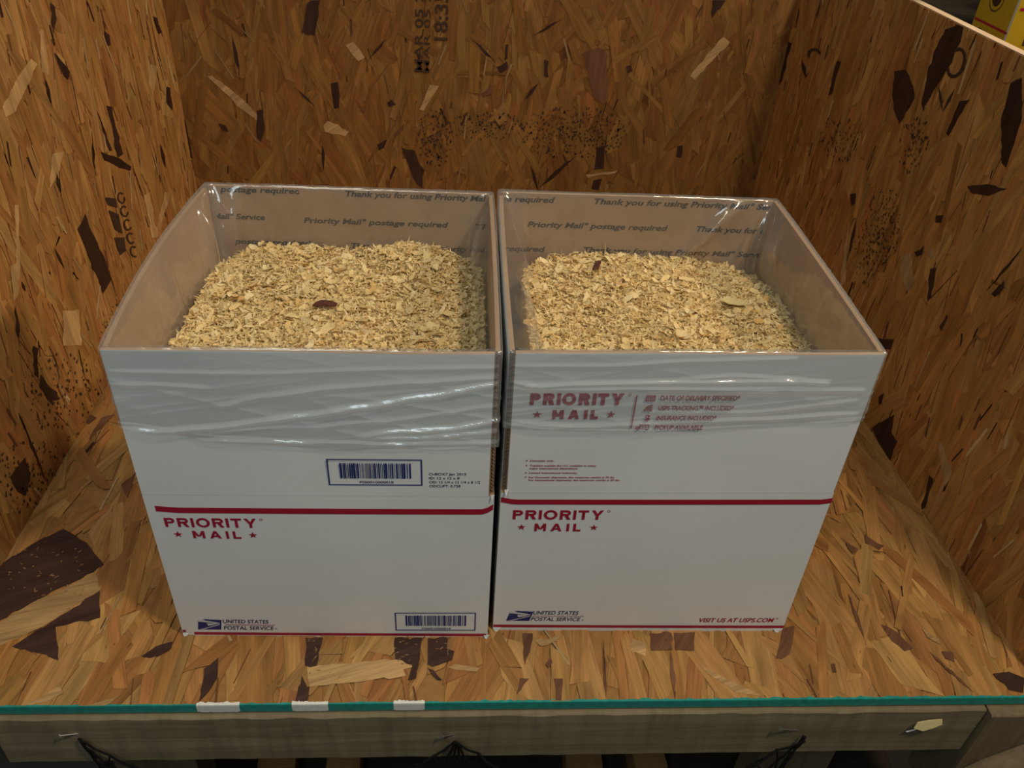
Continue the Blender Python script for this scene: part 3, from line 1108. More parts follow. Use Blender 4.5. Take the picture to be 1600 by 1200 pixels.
    def torn(self, x, z, w, h, dy=.004):
        """small torn tab of white paper curling out of a corner"""
        y = self.fy(x, max(z, 0))
        V = [(x-w/2, y-.0006, z+h), (x+w/2, y-.0006, z+h), (x+w*.15, y-dy*.55, z+h*.45), (x, y-dy, z),
             (x-w*.35, y-dy*.6, z+h*.5)]
        V = [np.array(v)-self.loc for v in V]
        V += [v+np.array((0, .0005, 0)) for v in V]
        Fc = [(0, 4, 2, 1), (4, 3, 2), (5, 6, 7, 9), (9, 7, 8), (0, 1, 6, 5), (1, 2, 7, 6), (2, 3, 8, 7), (3, 4, 9, 8), (4, 0, 5, 9)]
        o = mesh_obj('torn_paper', V, Fc, M_LOGOW, self.root)
        return o


def eagle_logo(box, x, z, w, h, sl):
    """blue slanted panel with a white swooping bird head"""
    def q(a, b):
        return (x+a*w+(b-.0)*sl*h, z+b*h)
    ink = Ink(); ink.poly([q(0, 0), q(1, 0), q(1, .94), q(.55, .97), q(.18, 1), q(.30, .9), q(.10, .72), q(0, .72)])
    lg = ink.build('logo', M_BLUE, box.root, box.front, .0004)
    wk = Ink()
    wk.poly([q(-.02, .98), q(.25, .90), q(.75, .74), q(.93, .66), q(.90, .58), q(.70, .62), q(-.02, .80)])
    wk.poly([q(.93, .66), q(.90, .52), q(.72, .42), q(.06, .0), q(.20, .0), q(.55, .24), q(.80, .38), q(.93, .48)])
    wk.poly([q(.36, .62), q(.70, .60), q(.84, .56), q(.62, .45), q(.42, .38), q(.42, .50)])
    wk.build('logo_bird', M_LOGOW, lg, box.front, .0006)


def barcode(box, x0, x1, z0, z1, digits, bars_seed, z_t):
    fr = Ink(); fr.frame(x0, z0, x1, z1, .0012)
    fo = fr.build('barcode', M_BLUE, box.root, box.front, .0004)
    b = Ink(); r = random.Random(bars_seed)
    w = x1-x0; xa, xb_ = x0+w*.13, x1-w*.12
    zb0 = z0+(z1-z0)*.27; zb1 = z1-(z1-z0)*.15
    x = xa
    while x < xb_:
        t = r.choice((.0005, .0005, .0008, .0012, .0018))
        b.rect(x, zb0, min(x+t, xb_), zb1)
        x += t+r.choice((.0005, .0006, .0009, .0013))
    b.build('bars', M_BLUE, fo, box.front, .0004)
    d = Ink(); d.text(digits, x0+w*.33, x1-w*.31, z_t, (z1-z0)*.09, .01)
    d.build('digits', M_NAVY, fo, box.front, .0004)


def priority_mark(box, x0, x1, zt, zb, mx0, mx1, mzt, mzb, s0, s1, t):
    ink = Ink()
    headline(ink, 'PRIORITY', x0, x1-.006, zb, zt-zb, t, .20)
    ink.ring(x1-.0015, zt-.0012, .0015, .0005, 10)
    headline(ink, 'MAIL', mx0, mx1, mzb, mzt-mzb, t*.92, .42)
    zc = (mzt+mzb)/2
    ink.star(s0, zc, .0043); ink.star(s1, zc, .0043)
    return ink.build('lettering', M_RED, box.root, box.front)


def inner_text(box, rows, x_lo, x_hi):
    yb = lambda x: box.fy(x, 0)+box.D-.0006-CT
    def surf(x, z, d):
        bow = .0012*math.sin(math.pi*min(max((box.wx(1, z)-x)/(box.wx(1, z)-box.wx(0, z)), 0), 1))*(z-HB)/(HT-HB)
        return tuple(np.array((x, yb(x)+bow-d, z))-box.loc)
    for (s, xa, xb_, z, cap) in rows:
        ink = Ink()
        ink.text(s, xa, xb_, z, cap, .026, .22)
        V = np.array(ink.v)
        keep = []
        for f in ink.f:                              # trim what runs past the card's ends
            xs = V[list(f), 0]; zs = V[list(f), 1]
            if xs.min() > x_lo and xs.max() < x_hi and zs.max() < HT-.0003:
                keep.append(tuple(reversed(f)))
        ink.f = keep
        if keep:
            ink.build('inside_lettering', M_BLACK, box.flap_back, surf, .0004)


L = Carton((.1755, .235, 0), 'left white postal box with two blue framed barcodes on its front, full of shavings',
           (.0165, .3335), (.0225, .3335), (.0805, .0765), (.0735, .0765), .311, .0085, .001, (.0004, .983))
Rb = Carton((.4975, .238, 0), 'right white postal box with a red delivery feature list on its front, full of shavings',
            (.3395, .6555), (.3400, .6540), (.0855, .0825), (.0785, .0855), .309, .001, .0015, (.0165, .997))

# --- printing on the left box
ink = Ink()
def upturn(x0_, x1_):
    return lambda x: .0065*max(0.0, (x-(x1_-.012))/.012)**2 if x > x1_-.012 else (.002*max(0, (x0_+.02-x)/.02))
ink.rect(.0280, .1865, .3328, .1935, 60, upturn(.028, .3328))
ink.build('red_stripe', M_RED, L.root, L.front)
ink = Ink(); ink.rect(.0285, .0035, .3320, .0078, 30); ink.rect(.0172, .0075, .0205, .0115)
ink.build('red_stripe', M_RED, L.root, L.front)
priority_mark(L, .0325, .1215, .1800, .1680, .0550, .0990, .1630, .1530, .0415, .1100, .0026)
eagle_logo(L, .0335, .0125, .0235, .0175, .18)
ink = Ink()
ink.text('UNITED STATES', .0610, .1075, .0235, .0060, .012, .18); ink.text('POSTAL SERVICE', .0600, .1115, .0125, .0060, .012, .18)
ink.ring(.1135, .0145, .0011, .0004, 10)
ink.build('lettering', M_NAVY, L.root, L.front)
ink = Ink(); ink.rect(.0625, .0203, .1130, .0211, 6); ink.build('thin_line', M_RED, L.root, L.front)
barcode(L, .2370, .3205, .0130, .0430, 'PS00010000018', 5, .0152)
barcode(L, .1855, .2685, .2230, .2545, 'PS00010000018', 5, .2255)
ink = Ink()
for k, (s, w_) in enumerate((('O-BOX7 Jan 2015', .0330), ('ID: 12 x 12 x 8', .0270), ('OD: 12 1/4 x 12 1/4 x 8 1/2', .0455), ('ODCUFT: 0.738', .0280))):
    ink.text(s, .2745, .2745+w_, .2358-.0049*k, .0029, .012)
ink.build('lettering', M_NAVY, L.root, L.front)
inner_text(L, [('postage required', .0385, .1250, .3605, .0062), ('Thank you for using Priority Mail\u00b0 Service', .1730, .3700, .3595, .0062),
               ('Priority Mail\u00b0 Service', -.010, .0825, .3285, .0062), ('Priority Mail\u00b0 postage required', .1245, .2850, .3265, .0062),
               ('Thank you for using', .3150, .4300, .3255, .0062),
               ('postage required', .0450, .1300, .2985, .0062), ('Thank you for using Priority Mail\u00b0 Service', .1750, .3700, .2970, .0062)],
           .030, .3275)

# --- printing on the right box
ink = Ink(); ink.rect(.3400, .1945, .6553, .2010, 60, lambda x: .003*max(0, (.352-x)/.012) if x < .352 else .002*max(0, (x-.645)/.010))
ink.build('red_stripe', M_RED, Rb.root, Rb.front)
ink = Ink(); ink.rect(.3398, .0072, .6552, .0116, 30); ink.build('red_stripe', M_RED, Rb.root, Rb.front)
priority_mark(Rb, .3520, .4440, .1870, .1745, .3735, .4180, .1690, .1585, .3610, .4305, .0028)
priority_mark(Rb, .3595, .4450, .3265, .3140, .3795, .4190, .3085, .2985, .3665, .4300, .0033)
eagle_logo(Rb, .3530, .0185, .0245, .0170, .22)
ink = Ink()
ink.text('UNITED STATES', .3810, .4290, .0295, .0060, .012, .2); ink.text('POSTAL SERVICE', .3790, .4320, .0188, .0060, .012, .2)
ink.ring(.4345, .0205, .0011, .0004, 10)
ink.build('lettering', M_NAVY, Rb.root, Rb.front)
ink = Ink(); ink.rect(.3805, .0267, .4355, .0274, 6); ink.build('thin_line', M_RED, Rb.root, Rb.front)
ink = Ink(); ink.text('VISIT US AT USPS.COM', .5600, .6420, .0175, .0068, .022, .15); ink.ring(.6450, .0235, .0013, .0005, 10)
ink.build('lettering', M_RED, Rb.root, Rb.front)
ink = Ink()
ink.rect(.4490, .2880, .4502, .3245)
for s, w_, z in (('DATE OF DELIVERY SPECIFIED*', .0690, .3195), ('USPS TRACKING\u2122 INCLUDED*', .0660, .3085), ('INSURANCE INCLUDED*', .0530, .2975), ('PICKUP AVAILABLE', .0430, .2868)):
    ink.text(s, .4700, .4700+w_, z, .0047, .024, .12)
# icons: calendar, radio waves, dollar, van
ink.frame(.4575, .3180, .4660, .3245, .0011)
for k in range(1, 4):
    ink.rect(.4575+.0085*k/4-.0003, .3190, .4575+.0085*k/4+.0003, .3235)
for k in range(1, 3):
    ink.rect(.4585, .3180+.0065*k/3-.0003, .4650, .3180+.0065*k/3+.0003)
for r_ in (.0072, .0053, .0034):
    ink.ring(.4650, .3072, r_, .0011, 8, HALF, math.pi)
ink.ring(.4640, .3080, .0011, .0011, 8)
ink.text('$', .4600, .4645, .2972, .0058, .04)
ink.frame(.4565, .2870, .4650, .2925, .0008); ink.frame(.4535, .2870, .4565, .2900, .0007); ink.ring(.4555, .2868, .0012, .0012, 8); ink.ring(.4635, .2868, .0012, .0012, 8)
ink.ring(.4590, .2905, .0010, .0004, 8); ink.ring(.4620, .2905, .0010, .0004, 8)
ink.build('lettering', M_RED, Rb.root, Rb.front)
ink = Ink()
fine = [('Domestic only.', .0215, .2490, 1), ('Tracking outside the U.S. available to many', .0600, .2430, 1), ('major international destinations.', .0440, .2395, 0),
        ('Limited international indemnity.', .0440, .2340, 1), ('For Domestic shipments, the maximum weight is 70 lbs.', .0790, .2285, 1),
        ('For international shipments, the maximum weight is 20 lbs.', .0840, .2250, 0)]
for s, w_, z, b_ in fine:
    ink.text(s, .3640, .3640+w_, z, .0021, .02)
    if b_:
        ink.star(.3610, z+.0012, .0012)
ink.build('lettering', M_RED, Rb.root, Rb.front)
inner_text(Rb, [('postage required', .3150, .4030, .3570, .0064), ('Thank you for using Priority Mail\u00b0 Service', .4470, .6700, .3570, .0064),
                ('Priority Mail\u00b0 postage required', .3740, .5350, .3270, .0064), ('Thank you for using Priority', .5680, .7100, .3275, .0064),
                ('required', .3490, .3965, .2960, .0064), ('Thank you for using Priority Mail\u00b0 Service', .4410, .6600, .2970, .0064)],
           .3445, .6485)
for b_, pts in ((L, ((.0195, -.0002, .006, .0045), (.3325, .0002, .006, .0045))), (Rb, ((.3440, -.0002, .009, .006), (.6500, .0002, .010, .0055)))):
    for (x, z, w, h) in pts:
        b_.torn(x, z+.0006, w, h, .003)
b_ = Rb; b_.torn(.3448, .2085, .004, .005, .004)
L.torn(.3318, .2065, .0035, .005, .003)

# ------------------------------------------------------------------ plastic bag liners
def rrect(x0, x1, y0, y1, r, t):
    """point on a rounded rectangle, t in [0,4): 0-1 front (left to right), 1-2 right, 2-3 back, 3-4 left"""
    k = int(t) % 4; s = t-int(t)
    w, d = x1-x0, y1-y0
    if k == 0: p = (x0+w*s, y0)
    elif k == 1: p = (x1, y0+d*s)
    elif k == 2: p = (x1-w*s, y1)
    else: p = (x0, y1-d*s)
    # pull the corner in along a circle
    cx = min(max(p[0], x0+r), x1-r); cy = min(max(p[1], y0+r), y1-r)
    dx, dy = p[0]-cx, p[1]-cy
    l = math.hypot(dx, dy)
    if l > r > 0:
        return (cx+dx*r/l, cy+dy*r/l)
    return p


def pleat_lines(box, pxs):
    res = []
    for (h, w, pts) in pxs:
        q = []
        for (x, y) in pts:
            p = on_plane(x, y, 1, .077)
            q.append((p[0], p[2]))
        res.append((h, w, q))
    return res


def pleat_height(pl, x, z):
    t = 0.0
    for (h, w, q) in pl:
        if x < q[0][0] or x > q[-1][0]:
            continue
        for (a, b) in zip(q[:-1], q[1:]):
            if a[0] <= x <= b[0]:
                f = (x-a[0])/(b[0]-a[0]+1e-9)
                f = f*f*(3-2*f)*.5+f*.5
                dz = z-(a[1]+(b[1]-a[1])*f)
                e = min(1.0, (x-q[0][0])/.02, (q[-1][0]-x)/.006+.4)
                ww = w if dz > 0 else w*1.9
                t += h*max(e, 0)*math.exp(-(dz/ww)**2)
                break
    return t


def bag(box, label, hem, insets, seed, ridges, pleats):
    """film sheet: inside wall, over the rim, down the outside to the hem.  insets = how far the film slumps inward at its foot
    (front, right, back, left); ridges = list of (t centre, t width, lean, height) pleats on the inside"""
    nt_, V, Fc = 520, [], []
    z_rim = HT+.0016
    pleats = pleat_lines(box, pleats)
    prof_in, prof_out = 26, 104
    rows = prof_in+4+prof_out
    X0, X1 = box.wx(0, HT), box.wx(1, HT)
    for i in range(nt_):
        t = 4.0*i/nt_
        k = int(t)
        f = t-k
        # bow of the side flaps
        bo = (box.bl if k == 3 else box.br if k == 1 else 0.0)*math.sin(math.pi*f)**.8 if k in (1, 3) else 0.0
        sag = .0012*mnoise.noise((t*3.1, seed, 1.0))
        # blended slump so corners stay continuous
        wts = []
        for side in range(4):
            dd = abs((t-side-.5+2) % 4-2)
            wts.append(max(0.0, 1.0-max(0, dd-.40)/.2))
        sw = sum(wts)
        ins_foot = sum(a*b for a, b in zip(wts, insets))/sw
        foot = .100
        hz = hem(t)
        for j in range(rows):
            if j < prof_in:
                v = j/(prof_in-1)                       # 0 foot, 1 rim
                dz = foot*(1-v)
                ins = CT+.0015+ins_foot*(1-v)**.75
                r = .004+.045*(1-v)**.8
                w1 = mnoise.noise((t*9+seed, v*2.2, seed*1.7))+.6*mnoise.noise((t*24+seed, v*4, 3.0))
                amp = .0030*(1-v)**.5+.0003
                extra = amp*abs(w1)
                for (tc, tw, lean, hh) in ridges:
                    q = (t-tc-lean*(1-v))/tw
                    if abs(q) < 3:
                        extra += hh*math.exp(-q*q)*math.sin(math.pi*min(1, (1-v)*1.3))**.7
                ins += extra
                z = z_rim-.001-dz+sag*v
                x0, x1 = X0+ins-(bo if k == 3 else 0), X1-ins+(bo if k == 1 else 0)
                p = rrect(x0, x1, ins, box.D-ins, r, t)
                p = (p[0], p[1]+box.fy(p[0], HT)*(1-p[1]/box.D)+box.fy(p[0], 0)*p[1]/box.D)
            elif j < prof_in+4:
                a = (j-prof_in+.5)/4
                ins = CT+.0012-(CT+.0026)*a
                z = z_rim+.0012*math.sin(math.pi*a)+sag+.0006*mnoise.noise((t*30, seed, 2))
                p = rrect(X0+ins-(bo if k == 3 else 0), X1-ins+(bo if k == 1 else 0), ins, box.D-ins, .003, t)
                p = (p[0], p[1]+box.fy(p[0], HT)*(1-p[1]/box.D)+box.fy(p[0], 0)*p[1]/box.D)
            else:
                v = (j-prof_in-4)/(prof_out-1)          # 0 rim, 1 hem
                z = z_rim-.001+(hz-z_rim+.001)*v
                s = t*.31
                n1 = 1-abs(mnoise.noise((s*2.2+seed, z*34+s*8, seed)))*2
                n2 = 1-abs(mnoise.noise((s*4.0+seed*2, z*75-s*12, seed+4)))*2
                band = .15+.85*min(1, max(0, (v-.12)/.5))
                out = .0011+band*(.0009*max(0, n1)**4+.0005*max(0, n2)**4)
                if k == 0:
                    out += pleat_height(pleats, X0+(X1-X0)*f, z)
                if v > .94:
                    out += .0007
                ins = -out
                zz = min(max((z-HB)/(HT-HB), 0), 1)
                x0z, x1z = box.wx(0, z), box.wx(1, z)
                if k in (1, 3):
                    lim = .0022
                    ins = max(ins, -lim)
                b2 = bo*zz*zz
                p = rrect(x0z+ins-(b2 if k == 3 else 0), x1z-ins+(b2 if k == 1 else 0), ins, box.D-ins, .003, t)
                mixf = min(max(p[1]/box.D, 0), 1)
                p = (p[0], p[1]+box.fy(p[0], z)*(1-mixf)+box.fy(p[0], 0)*mixf)
            V.append((p[0]-box.loc[0], p[1]-box.loc[1], z))
    for i in range(nt_):
        a, b = i*rows, ((i+1) % nt_)*rows
        for j in range(rows-1):
            Fc.append((a+j, b+j, b+j+1, a+j+1))
    FM = [1 if j >= prof_in+3 else 0 for i in range(nt_) for j in range(rows-1)]
    o = mesh_obj('plastic_bag', V, Fc, [M_FILM, M_FILM_OUT], None, tuple(box.loc), smooth=True, fmats=FM)
    tag(o, label, 'plastic bag', 'clear bags lining the boxes')
    return o


def hem_l(t):
    k = int(t); f = t-k
    if k == 0:
        return .2905-.0245*math.sin(HALF*min(1, f*1.5))+.006*max(0, f-.6)/.4+.001*math.sin(20*f)
    if k == 1: return .272+.010*f
    if k == 2: return .282+.004*math.sin(8*f)
    return .282+.0085*f


def hem_r(t):
    k = int(t); f = t-k
    if k == 0:
        return .2900-.0055*math.sin(math.pi*min(1, f*1.25))+.0075*f
    if k == 1: return .2975-.010*f
    if k == 2: return .2875+.004*math.sin(8*f)
    return .2875+.0025*f


bag(L, 'clear plastic bag lining the left box, its hem folded over the barcode side', hem_l, (.004, .016, .003, .020), 1.3,
    [(2.93, .04, .10, .012), (3.12, .03, .05, .010), (3.5, .05, .12, .006), (1.9, .05, -.1, .010), (.95, .03, -.04, .012), (2.45, .03, .1, .003)],
    [(.0032, .0017, [(190, 663), (260, 668), (330, 664), (480, 645), (560, 632), (660, 616), (776, 596)]),
     (.0030, .0016, [(560, 678), (620, 670), (700, 667), (776, 653)]), (.0024, .0014, [(565, 680), (640, 682), (776, 671)]),
     (.0012, .0016, [(163, 596), (240, 596), (330, 602)]), (.0014, .0020, [(330, 632), (420, 616), (520, 603), (640, 595), (776, 588)]),
     (.0018, .0015, [(195, 676), (330, 683), (500, 688), (620, 690), (776, 688)]), (.0014, .0013, [(640, 699), (700, 698), (776, 692)]),
     (.0012, .0014, [(300, 672), (480, 664), (600, 655), (776, 632)]), (.0010, .0016, [(160, 575), (400, 580), (600, 574), (776, 572)])])
bag(Rb, 'clear plastic bag lining the right box, its hem folded over the red feature list', hem_r, (.004, .010, .003, .038), 5.9,
    [(2.10, .030, .28, .014), (2.16, .05, .12, .006), (3.85, .04, -.05, .010), (3.6, .05, .05, .008), (1.92, .06, -.05, .012), (2.0, .03, 0, .010)],
    [(.0030, .0016, [(797, 598), (850, 604), (900, 601), (1100, 600), (1240, 600), (1300, 604)]), (.0018, .0018, [(800, 609), (980, 610), (1170, 614), (1355, 617)]),
     (.0022, .0016, [(795, 660), (900, 668), (1050, 664), (1200, 660), (1340, 652)]), (.0016, .0015, [(797, 666), (900, 673), (1050, 676), (1200, 672), (1338, 663)]),
     (.0012, .0016, [(1000, 648), (1180, 650), (1345, 632)]), (.0012, .0016, [(800, 572), (950, 574), (1080, 568), (1250, 566)]),
     (.0016, .0014, [(1060, 596), (1150, 592), (1250, 598)])])


# ------------------------------------------------------------------ wood shavings
def shaving_tone():
    t = RND.random()
    base = (0.78, 0.605, 0.300) if t < .5 else (0.82, 0.67, 0.38) if t < .80 else (0.72, 0.52, 0.23) if t < .955 else (0.70, 0.44, 0.16)
    k = RND.uniform(.92, 1.08)
    return tuple(x*k for x in base)


def shavings(box, label, height, region, count):
    x0, x1, y0, y1, rc = region
    V, Fc, T = [], [], []
    n = 46
    def hz(x, y):
        return height(x, y)+.003*mnoise.noise((x*45, y*45, 3.3))+.0018*mnoise.noise((x*120, y*120, 1.3))
    def inside(x, y):
        cx = min(max(x, x0+rc), x1-rc); cy = min(max(y, y0+rc), y1-rc)
        return math.hypot(x-cx, y-cy) <= rc+1e-6
    for i in range(n+1):
        for j in range(n+1):
            t = (i/n, j/n)
            x, y = x0+(x1-x0)*t[0], y0+(y1-y0)*t[1]
            cx = min(max(x, x0+rc), x1-rc); cy = min(max(y, y0+rc), y1-rc)
            d = math.hypot(x-cx, y-cy)
            if d > rc:
                x, y = cx+(x-cx)*rc/d, cy+(y-cy)*rc/d
            V.append((x, y, hz(x, y)-.003)); T.append((.62, .46, .22))
    for i in range(n):
        for j in range(n):
            a = i*(n+1)+j
            Fc.append((a, a+n+1, a+n+2, a+1))
    # skirt and underside so the heap is solid
    rim = [i*(n+1) for i in range(n+1)]+[n*(n+1)+j for j in range(1, n+1)]+[i*(n+1)+n for i in range(n-1, -1, -1)]+[j for j in range(n-1, 0, -1)]
    b = len(V)
    for r in rim:
        V.append((V[r][0], V[r][1], .02)); T.append((.45, .31, .14))
    k = len(rim)
    for i in range(k):
        j = (i+1) % k
        Fc.append((rim[j], rim[i], b+i, b+j))
    Fc.append(tuple(b+i for i in range(k)))
    for c in range(count):
        while True:
            x, y = RND.uniform(x0+.002, x1-.002), RND.uniform(y0+.002, y1-.002)
            if inside(x, y):
                break
        big = RND.random()
        z = hz(x, y)+RND.uniform(-.0028, .0016)+(.0015 if .78 < big < .80 else 0)
        if big < .60:
            ln, w = RND.uniform(.003, .0075), RND.uniform(.0010, .0026)
        elif big < .78:
            ln, w = RND.uniform(.006, .013), RND.uniform(.0016, .0042)
        elif big < .80:
            ln, w = RND.uniform(.009, .018), RND.uniform(.004, .0080)
        else:
            ln, w = RND.uniform(.006, .014), RND.uniform(.0005, .0011)
        curl = RND.uniform(-2.6, 2.6) if RND.random() < .7 else RND.uniform(-.5, .5)
        yaw = RND.uniform(0, 6.283)
        tilt = RND.gauss(0, .38); roll = RND.gauss(0, .50)
        cyw, syw = math.cos(yaw), math.sin(yaw); ct, st = math.cos(tilt), math.sin(tilt); crr, srr = math.cos(roll), math.sin(roll)
        e1 = (cyw*ct, syw*ct, st)
        up0 = (-cyw*st, -syw*st, ct); sd0 = (-syw, cyw, 0.0)
        e2 = tuple(sd0[q]*crr+up0[q]*srr for q in range(3)); e3 = tuple(-sd0[q]*srr+up0[q]*crr for q in range(3))
        tone = shaving_tone()
        b = len(V)
        m_ = 4
        for q in range(m_+1):
            s = q/m_-.5
            if abs(curl) > .05:
                ph = curl*s; rr = ln/curl
                u, h = rr*math.sin(ph), rr*(1-math.cos(ph))
            else:
                u, h = ln*s, 0.0
            ww = w*(1.0-.55*(2*abs(s))**2.2)*RND.uniform(.8, 1.15)
            sk = RND.uniform(-.15, .15)*w
            for sg in (-.5, .5):
                o_ = ww*sg+sk
                V.append(tuple((x, y, z)[d]+e1[d]*u+e2[d]*o_+e3[d]*h for d in range(3)))
                T.append(tone)
        for q in range(m_):
            a = b+q*2
            Fc.append((a, a+1, a+3, a+2))
    o = build_toned('wood_shavings', [(v[0]-box.loc[0], v[1]-box.loc[1], v[2]) for v in V], Fc, T, None, M_SHAVE)
    o.location = tuple(box.loc)
    tag(o, label, 'wood shavings', 'wood shavings filling the boxes', 'stuff')
    return hz


def gauss2(x, y, cx, cy, sx, sy):
    return math.exp(-((x-cx)/sx)**2-((y-cy)/sy)**2)


def h_left(x, y):
    z = .299+.014*gauss2(x, y, .243, .345, .035, .05)+.006*gauss2(x, y, .10, .33, .05, .06)+.010*gauss2(x, y, .16, .20, .12, .12)
    z -= .012*gauss2(x, y, .33, .36, .03, .12)+.010*gauss2(x, y, .03, .38, .04, .06)
    z += .006*gauss2(x, y, .06, .12, .08, .06)
    return z


def h_right(x, y):
    z = .292+.012*gauss2(x, y, .50, .24, .14, .14)+.004*gauss2(x, y, .45, .36, .06, .04)
    z -= .016*gauss2(x, y, .655, .40, .05, .09)
    z -= .006*gauss2(x, y, .36, .38, .04, .06)
    return z


HZL = shavings(L, 'pale pine shavings heaped in the left box with a dark chip on top', h_left, (.036, .3250, .086, .3800, .045), 26000)
HZR = shavings(Rb, 'pale pine shavings heaped level in the right box', h_right, (.3680, .6470, .090, .3840, .05), 25000)


def chip(px, py, hz, pts, label, cat, mat, name, up=.004, thick=.001):
    """small flat chip lying on the heap where the photo shows it"""
    o, d = ray(px, py)
    t = (0.30-o[2])/d[2]
    for _ in range(8):
        p = o+d*t
        t = (hz(p[0], p[1])+up-o[2])/d[2]
    p = o+d*t
    n = len(pts)
    V = [(a, b, c) for (a, b, c) in pts]+[(a, b, c-thick) for (a, b, c) in pts]
    Fc = [tuple(range(n)), tuple(reversed(range(n, 2*n)))]+[(i, i+n, (i+1) % n+n, (i+1) % n) for i in range(n)]
    ob = mesh_obj(name, V, Fc, mat, None, tuple(p))
    return tag(ob, label, cat)


chip(509, 476, HZL, [(-.013, -.001, .0), (-.006, -.005, .001), (-.001, -.002, .001), (.003, -.004, .0015), (.010, -.002, 0), (.011, .002, .001), (.004, .005, .002), (-.005, .004, .003), (-.010, .003, .001)],
     'dark brown bark chip lying on the shavings in the left box', 'bark chip', M_BARK, 'bark_chip', .0045)
chip(932, 415, HZR, [(-.005, -.005, -.001), (.001, -.008, 0), (.005, .002, .003), (.006, .006, .004), (-.001, .005, .003)],
     'small brown bark chip near the back of the right box', 'bark chip', M_BARK, 'bark_chip', .005)
chip(1145, 472, HZR, [(-.014, .002, .002), (-.006, -.005, .001), (.005, -.006, 0), (.017, -.004, 0), (.016, .000, .001), (.004, .003, .003), (-.006, .005, .004)],
     'largest pale curl of wood on the right heap of shavings', 'wood flake', M_PALE, 'wood_flake', .006, .0006)
chip(948, 393, HZR, [(-.0022, 0, -.004), (-.0008, 0, -.004), (-.0022, .001, .008), (-.0030, .001, .011)],
     'thin upright splinter at the back of the right heap', 'splinter', M_PALE, 'wood_splinter', .008, .0006)

# ------------------------------------------------------------------ frame under the bay
fr = empty('support_frame', (.36, .012, -.75))
tag(fr, 'weathered lumber frame with a front rail and posts carrying the wooden bay', 'wooden frame')
FO = np.array((.36, .012, -.75))


def part_box(name, lo, hi, mat, parent, off, n=1):
    V, Fc = [], []
    if n == 1:
        add_box(V, Fc, lo, hi)
    return mesh_obj(name, [np.array(v)-off for v in V], Fc, mat, parent)


def rail(name, x0, x1, y0, y1, z0, z1, parent, off, mat):
    """rough sawn board along x with slightly worn edges"""
    n = 90
    V, Fc = [], []
    for i in range(n+1):
        x = x0+(x1-x0)*i/n
        w = lambda k: .0009*mnoise.noise((x*38, k*3.7, 1.1))
        c = .0016
        V += [(x, y0+c+w(1), z1+w(1)*.2), (x, y0+w(2), z1-c+w(2)), (x, y0+w(3), z0+c), (x, y0+c, z0+w(4)), (x, y1, z0), (x, y1, z1)]
    for i in range(n):
        for j in range(6):
            a, b = i*6+j, i*6+(j+1) % 6
            Fc.append((a, b, b+6, a+6))
    Fc.append(tuple(reversed(range(6)))); Fc.append(tuple(n*6+j for j in range(6)))
    return mesh_obj(name, [np.array(v)-off for v in V], Fc, mat, parent)


rail('front_rail', -.1475, .8480, -.0060, .032, -.0880, -.0116, fr, FO, M_LUMBER)
rail('end_block', .8500, .9450, -.0125, .045, -.2000, -.0116, fr, FO, M_POST)
for (a, b) in ((-.076, .013), (.655, .744)):
    part_box('post', (a, .0325, -.75), (b, .0705, -.0112), M_POST, fr, FO)
part_box('post', (-.19, .95, -.75), (-.10, .99, -.0112), M_POST, fr, FO)
part_box('post', (.82, .95, -.75), (.91, .99, -.0112), M_POST, fr, FO)
# leaning brace at the right end
V = [(.870, -.050, -.02-.075), (.960, -.050, -.02+.005), (.960, -.050, -.16), (.815, -.050, -.30), (.760, -.050, -.235)]
V = [np.array(v) for v in V]
V2 = V+[v+np.array((0, .036, 0)) for v in V]
n = len(V)
brf = [tuple(reversed(range(n))), tuple(range(n, 2*n))]+[(i, (i+1) % n, (i+1) % n+n, i+n) for i in range(n)]
mesh_obj('brace', [v-FO for v in V2], brf, M_POST, fr)
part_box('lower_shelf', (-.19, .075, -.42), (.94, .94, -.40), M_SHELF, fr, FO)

gr = mesh_obj('floor_ground', [(-3, -3, -.75), (3, -3, -.75), (3, 3, -.75), (-3, 3, -.75), (-3, -3, -.80), (3, -3, -.80), (3, 3, -.80), (-3, 3, -.80)],
              [(0, 1, 2, 3), (7, 6, 5, 4), (0, 4, 5, 1), (1, 5, 6, 2), (2, 6, 7, 3), (3, 7, 4, 0)], M_GROUND)
gr['kind'] = 'structure'

off_l = ['leftmost', 'second from left', 'third from left', 'rightmost']
for k, (px, w) in enumerate(((432, .05), (536, .045), (913, .05), (1018, .045))):
    p = on_plane(px, 1203, 2, -.36)
    y = max(p[1], .10)
    V, Fc = [], []
    add_box(V, Fc, (-w/2, 0, 0), (w/2, .16, .045))
    o = mesh_obj('wood_offcut', V, Fc, M_OFFCUT, None, (p[0], y, -.40))
    o.rotation_euler = (0, 0, RND.uniform(-.08, .08))
    tag(o, off_l[k]+' of the orange wood offcuts on the dark shelf below the rail', 'wood block', 'wood offcuts on the lower shelf')

# ------------------------------------------------------------------ nails, netting, scrap
NAILS = [((-.0655, -.0385), (0, (91, 1150)), 'left'), ((.3015, -.0480), (0, (690, 1151)), 'middle'), ((.6630, -.0490), (0, (1219, 1139)), 'right')]
for (bx, bz), (hx, hz_), nm in NAILS:
    V, Fc = [], []
    base = Vector((bx, -.004, bz)); head = Vector(tuple(on_plane(*hz_, 1, -.0125)))
    d = (head-base).normalized()
    add_tube(V, Fc, [base-base, head-base-d*.0012], .00085, 8)
    add_tube(V, Fc, [head-base-d*.0012, head-base], .0022, 10)
    o = mesh_obj('nail', V, Fc, M_STEEL, None, tuple(base))
    tag(o, {'left': 'bent nail at the left end of the rail holding the net', 'middle': 'bent nail in the middle of the rail above the net',
            'right': 'bent nail at the right of the rail holding the net corner'}[nm], 'nail', 'nails holding the net')

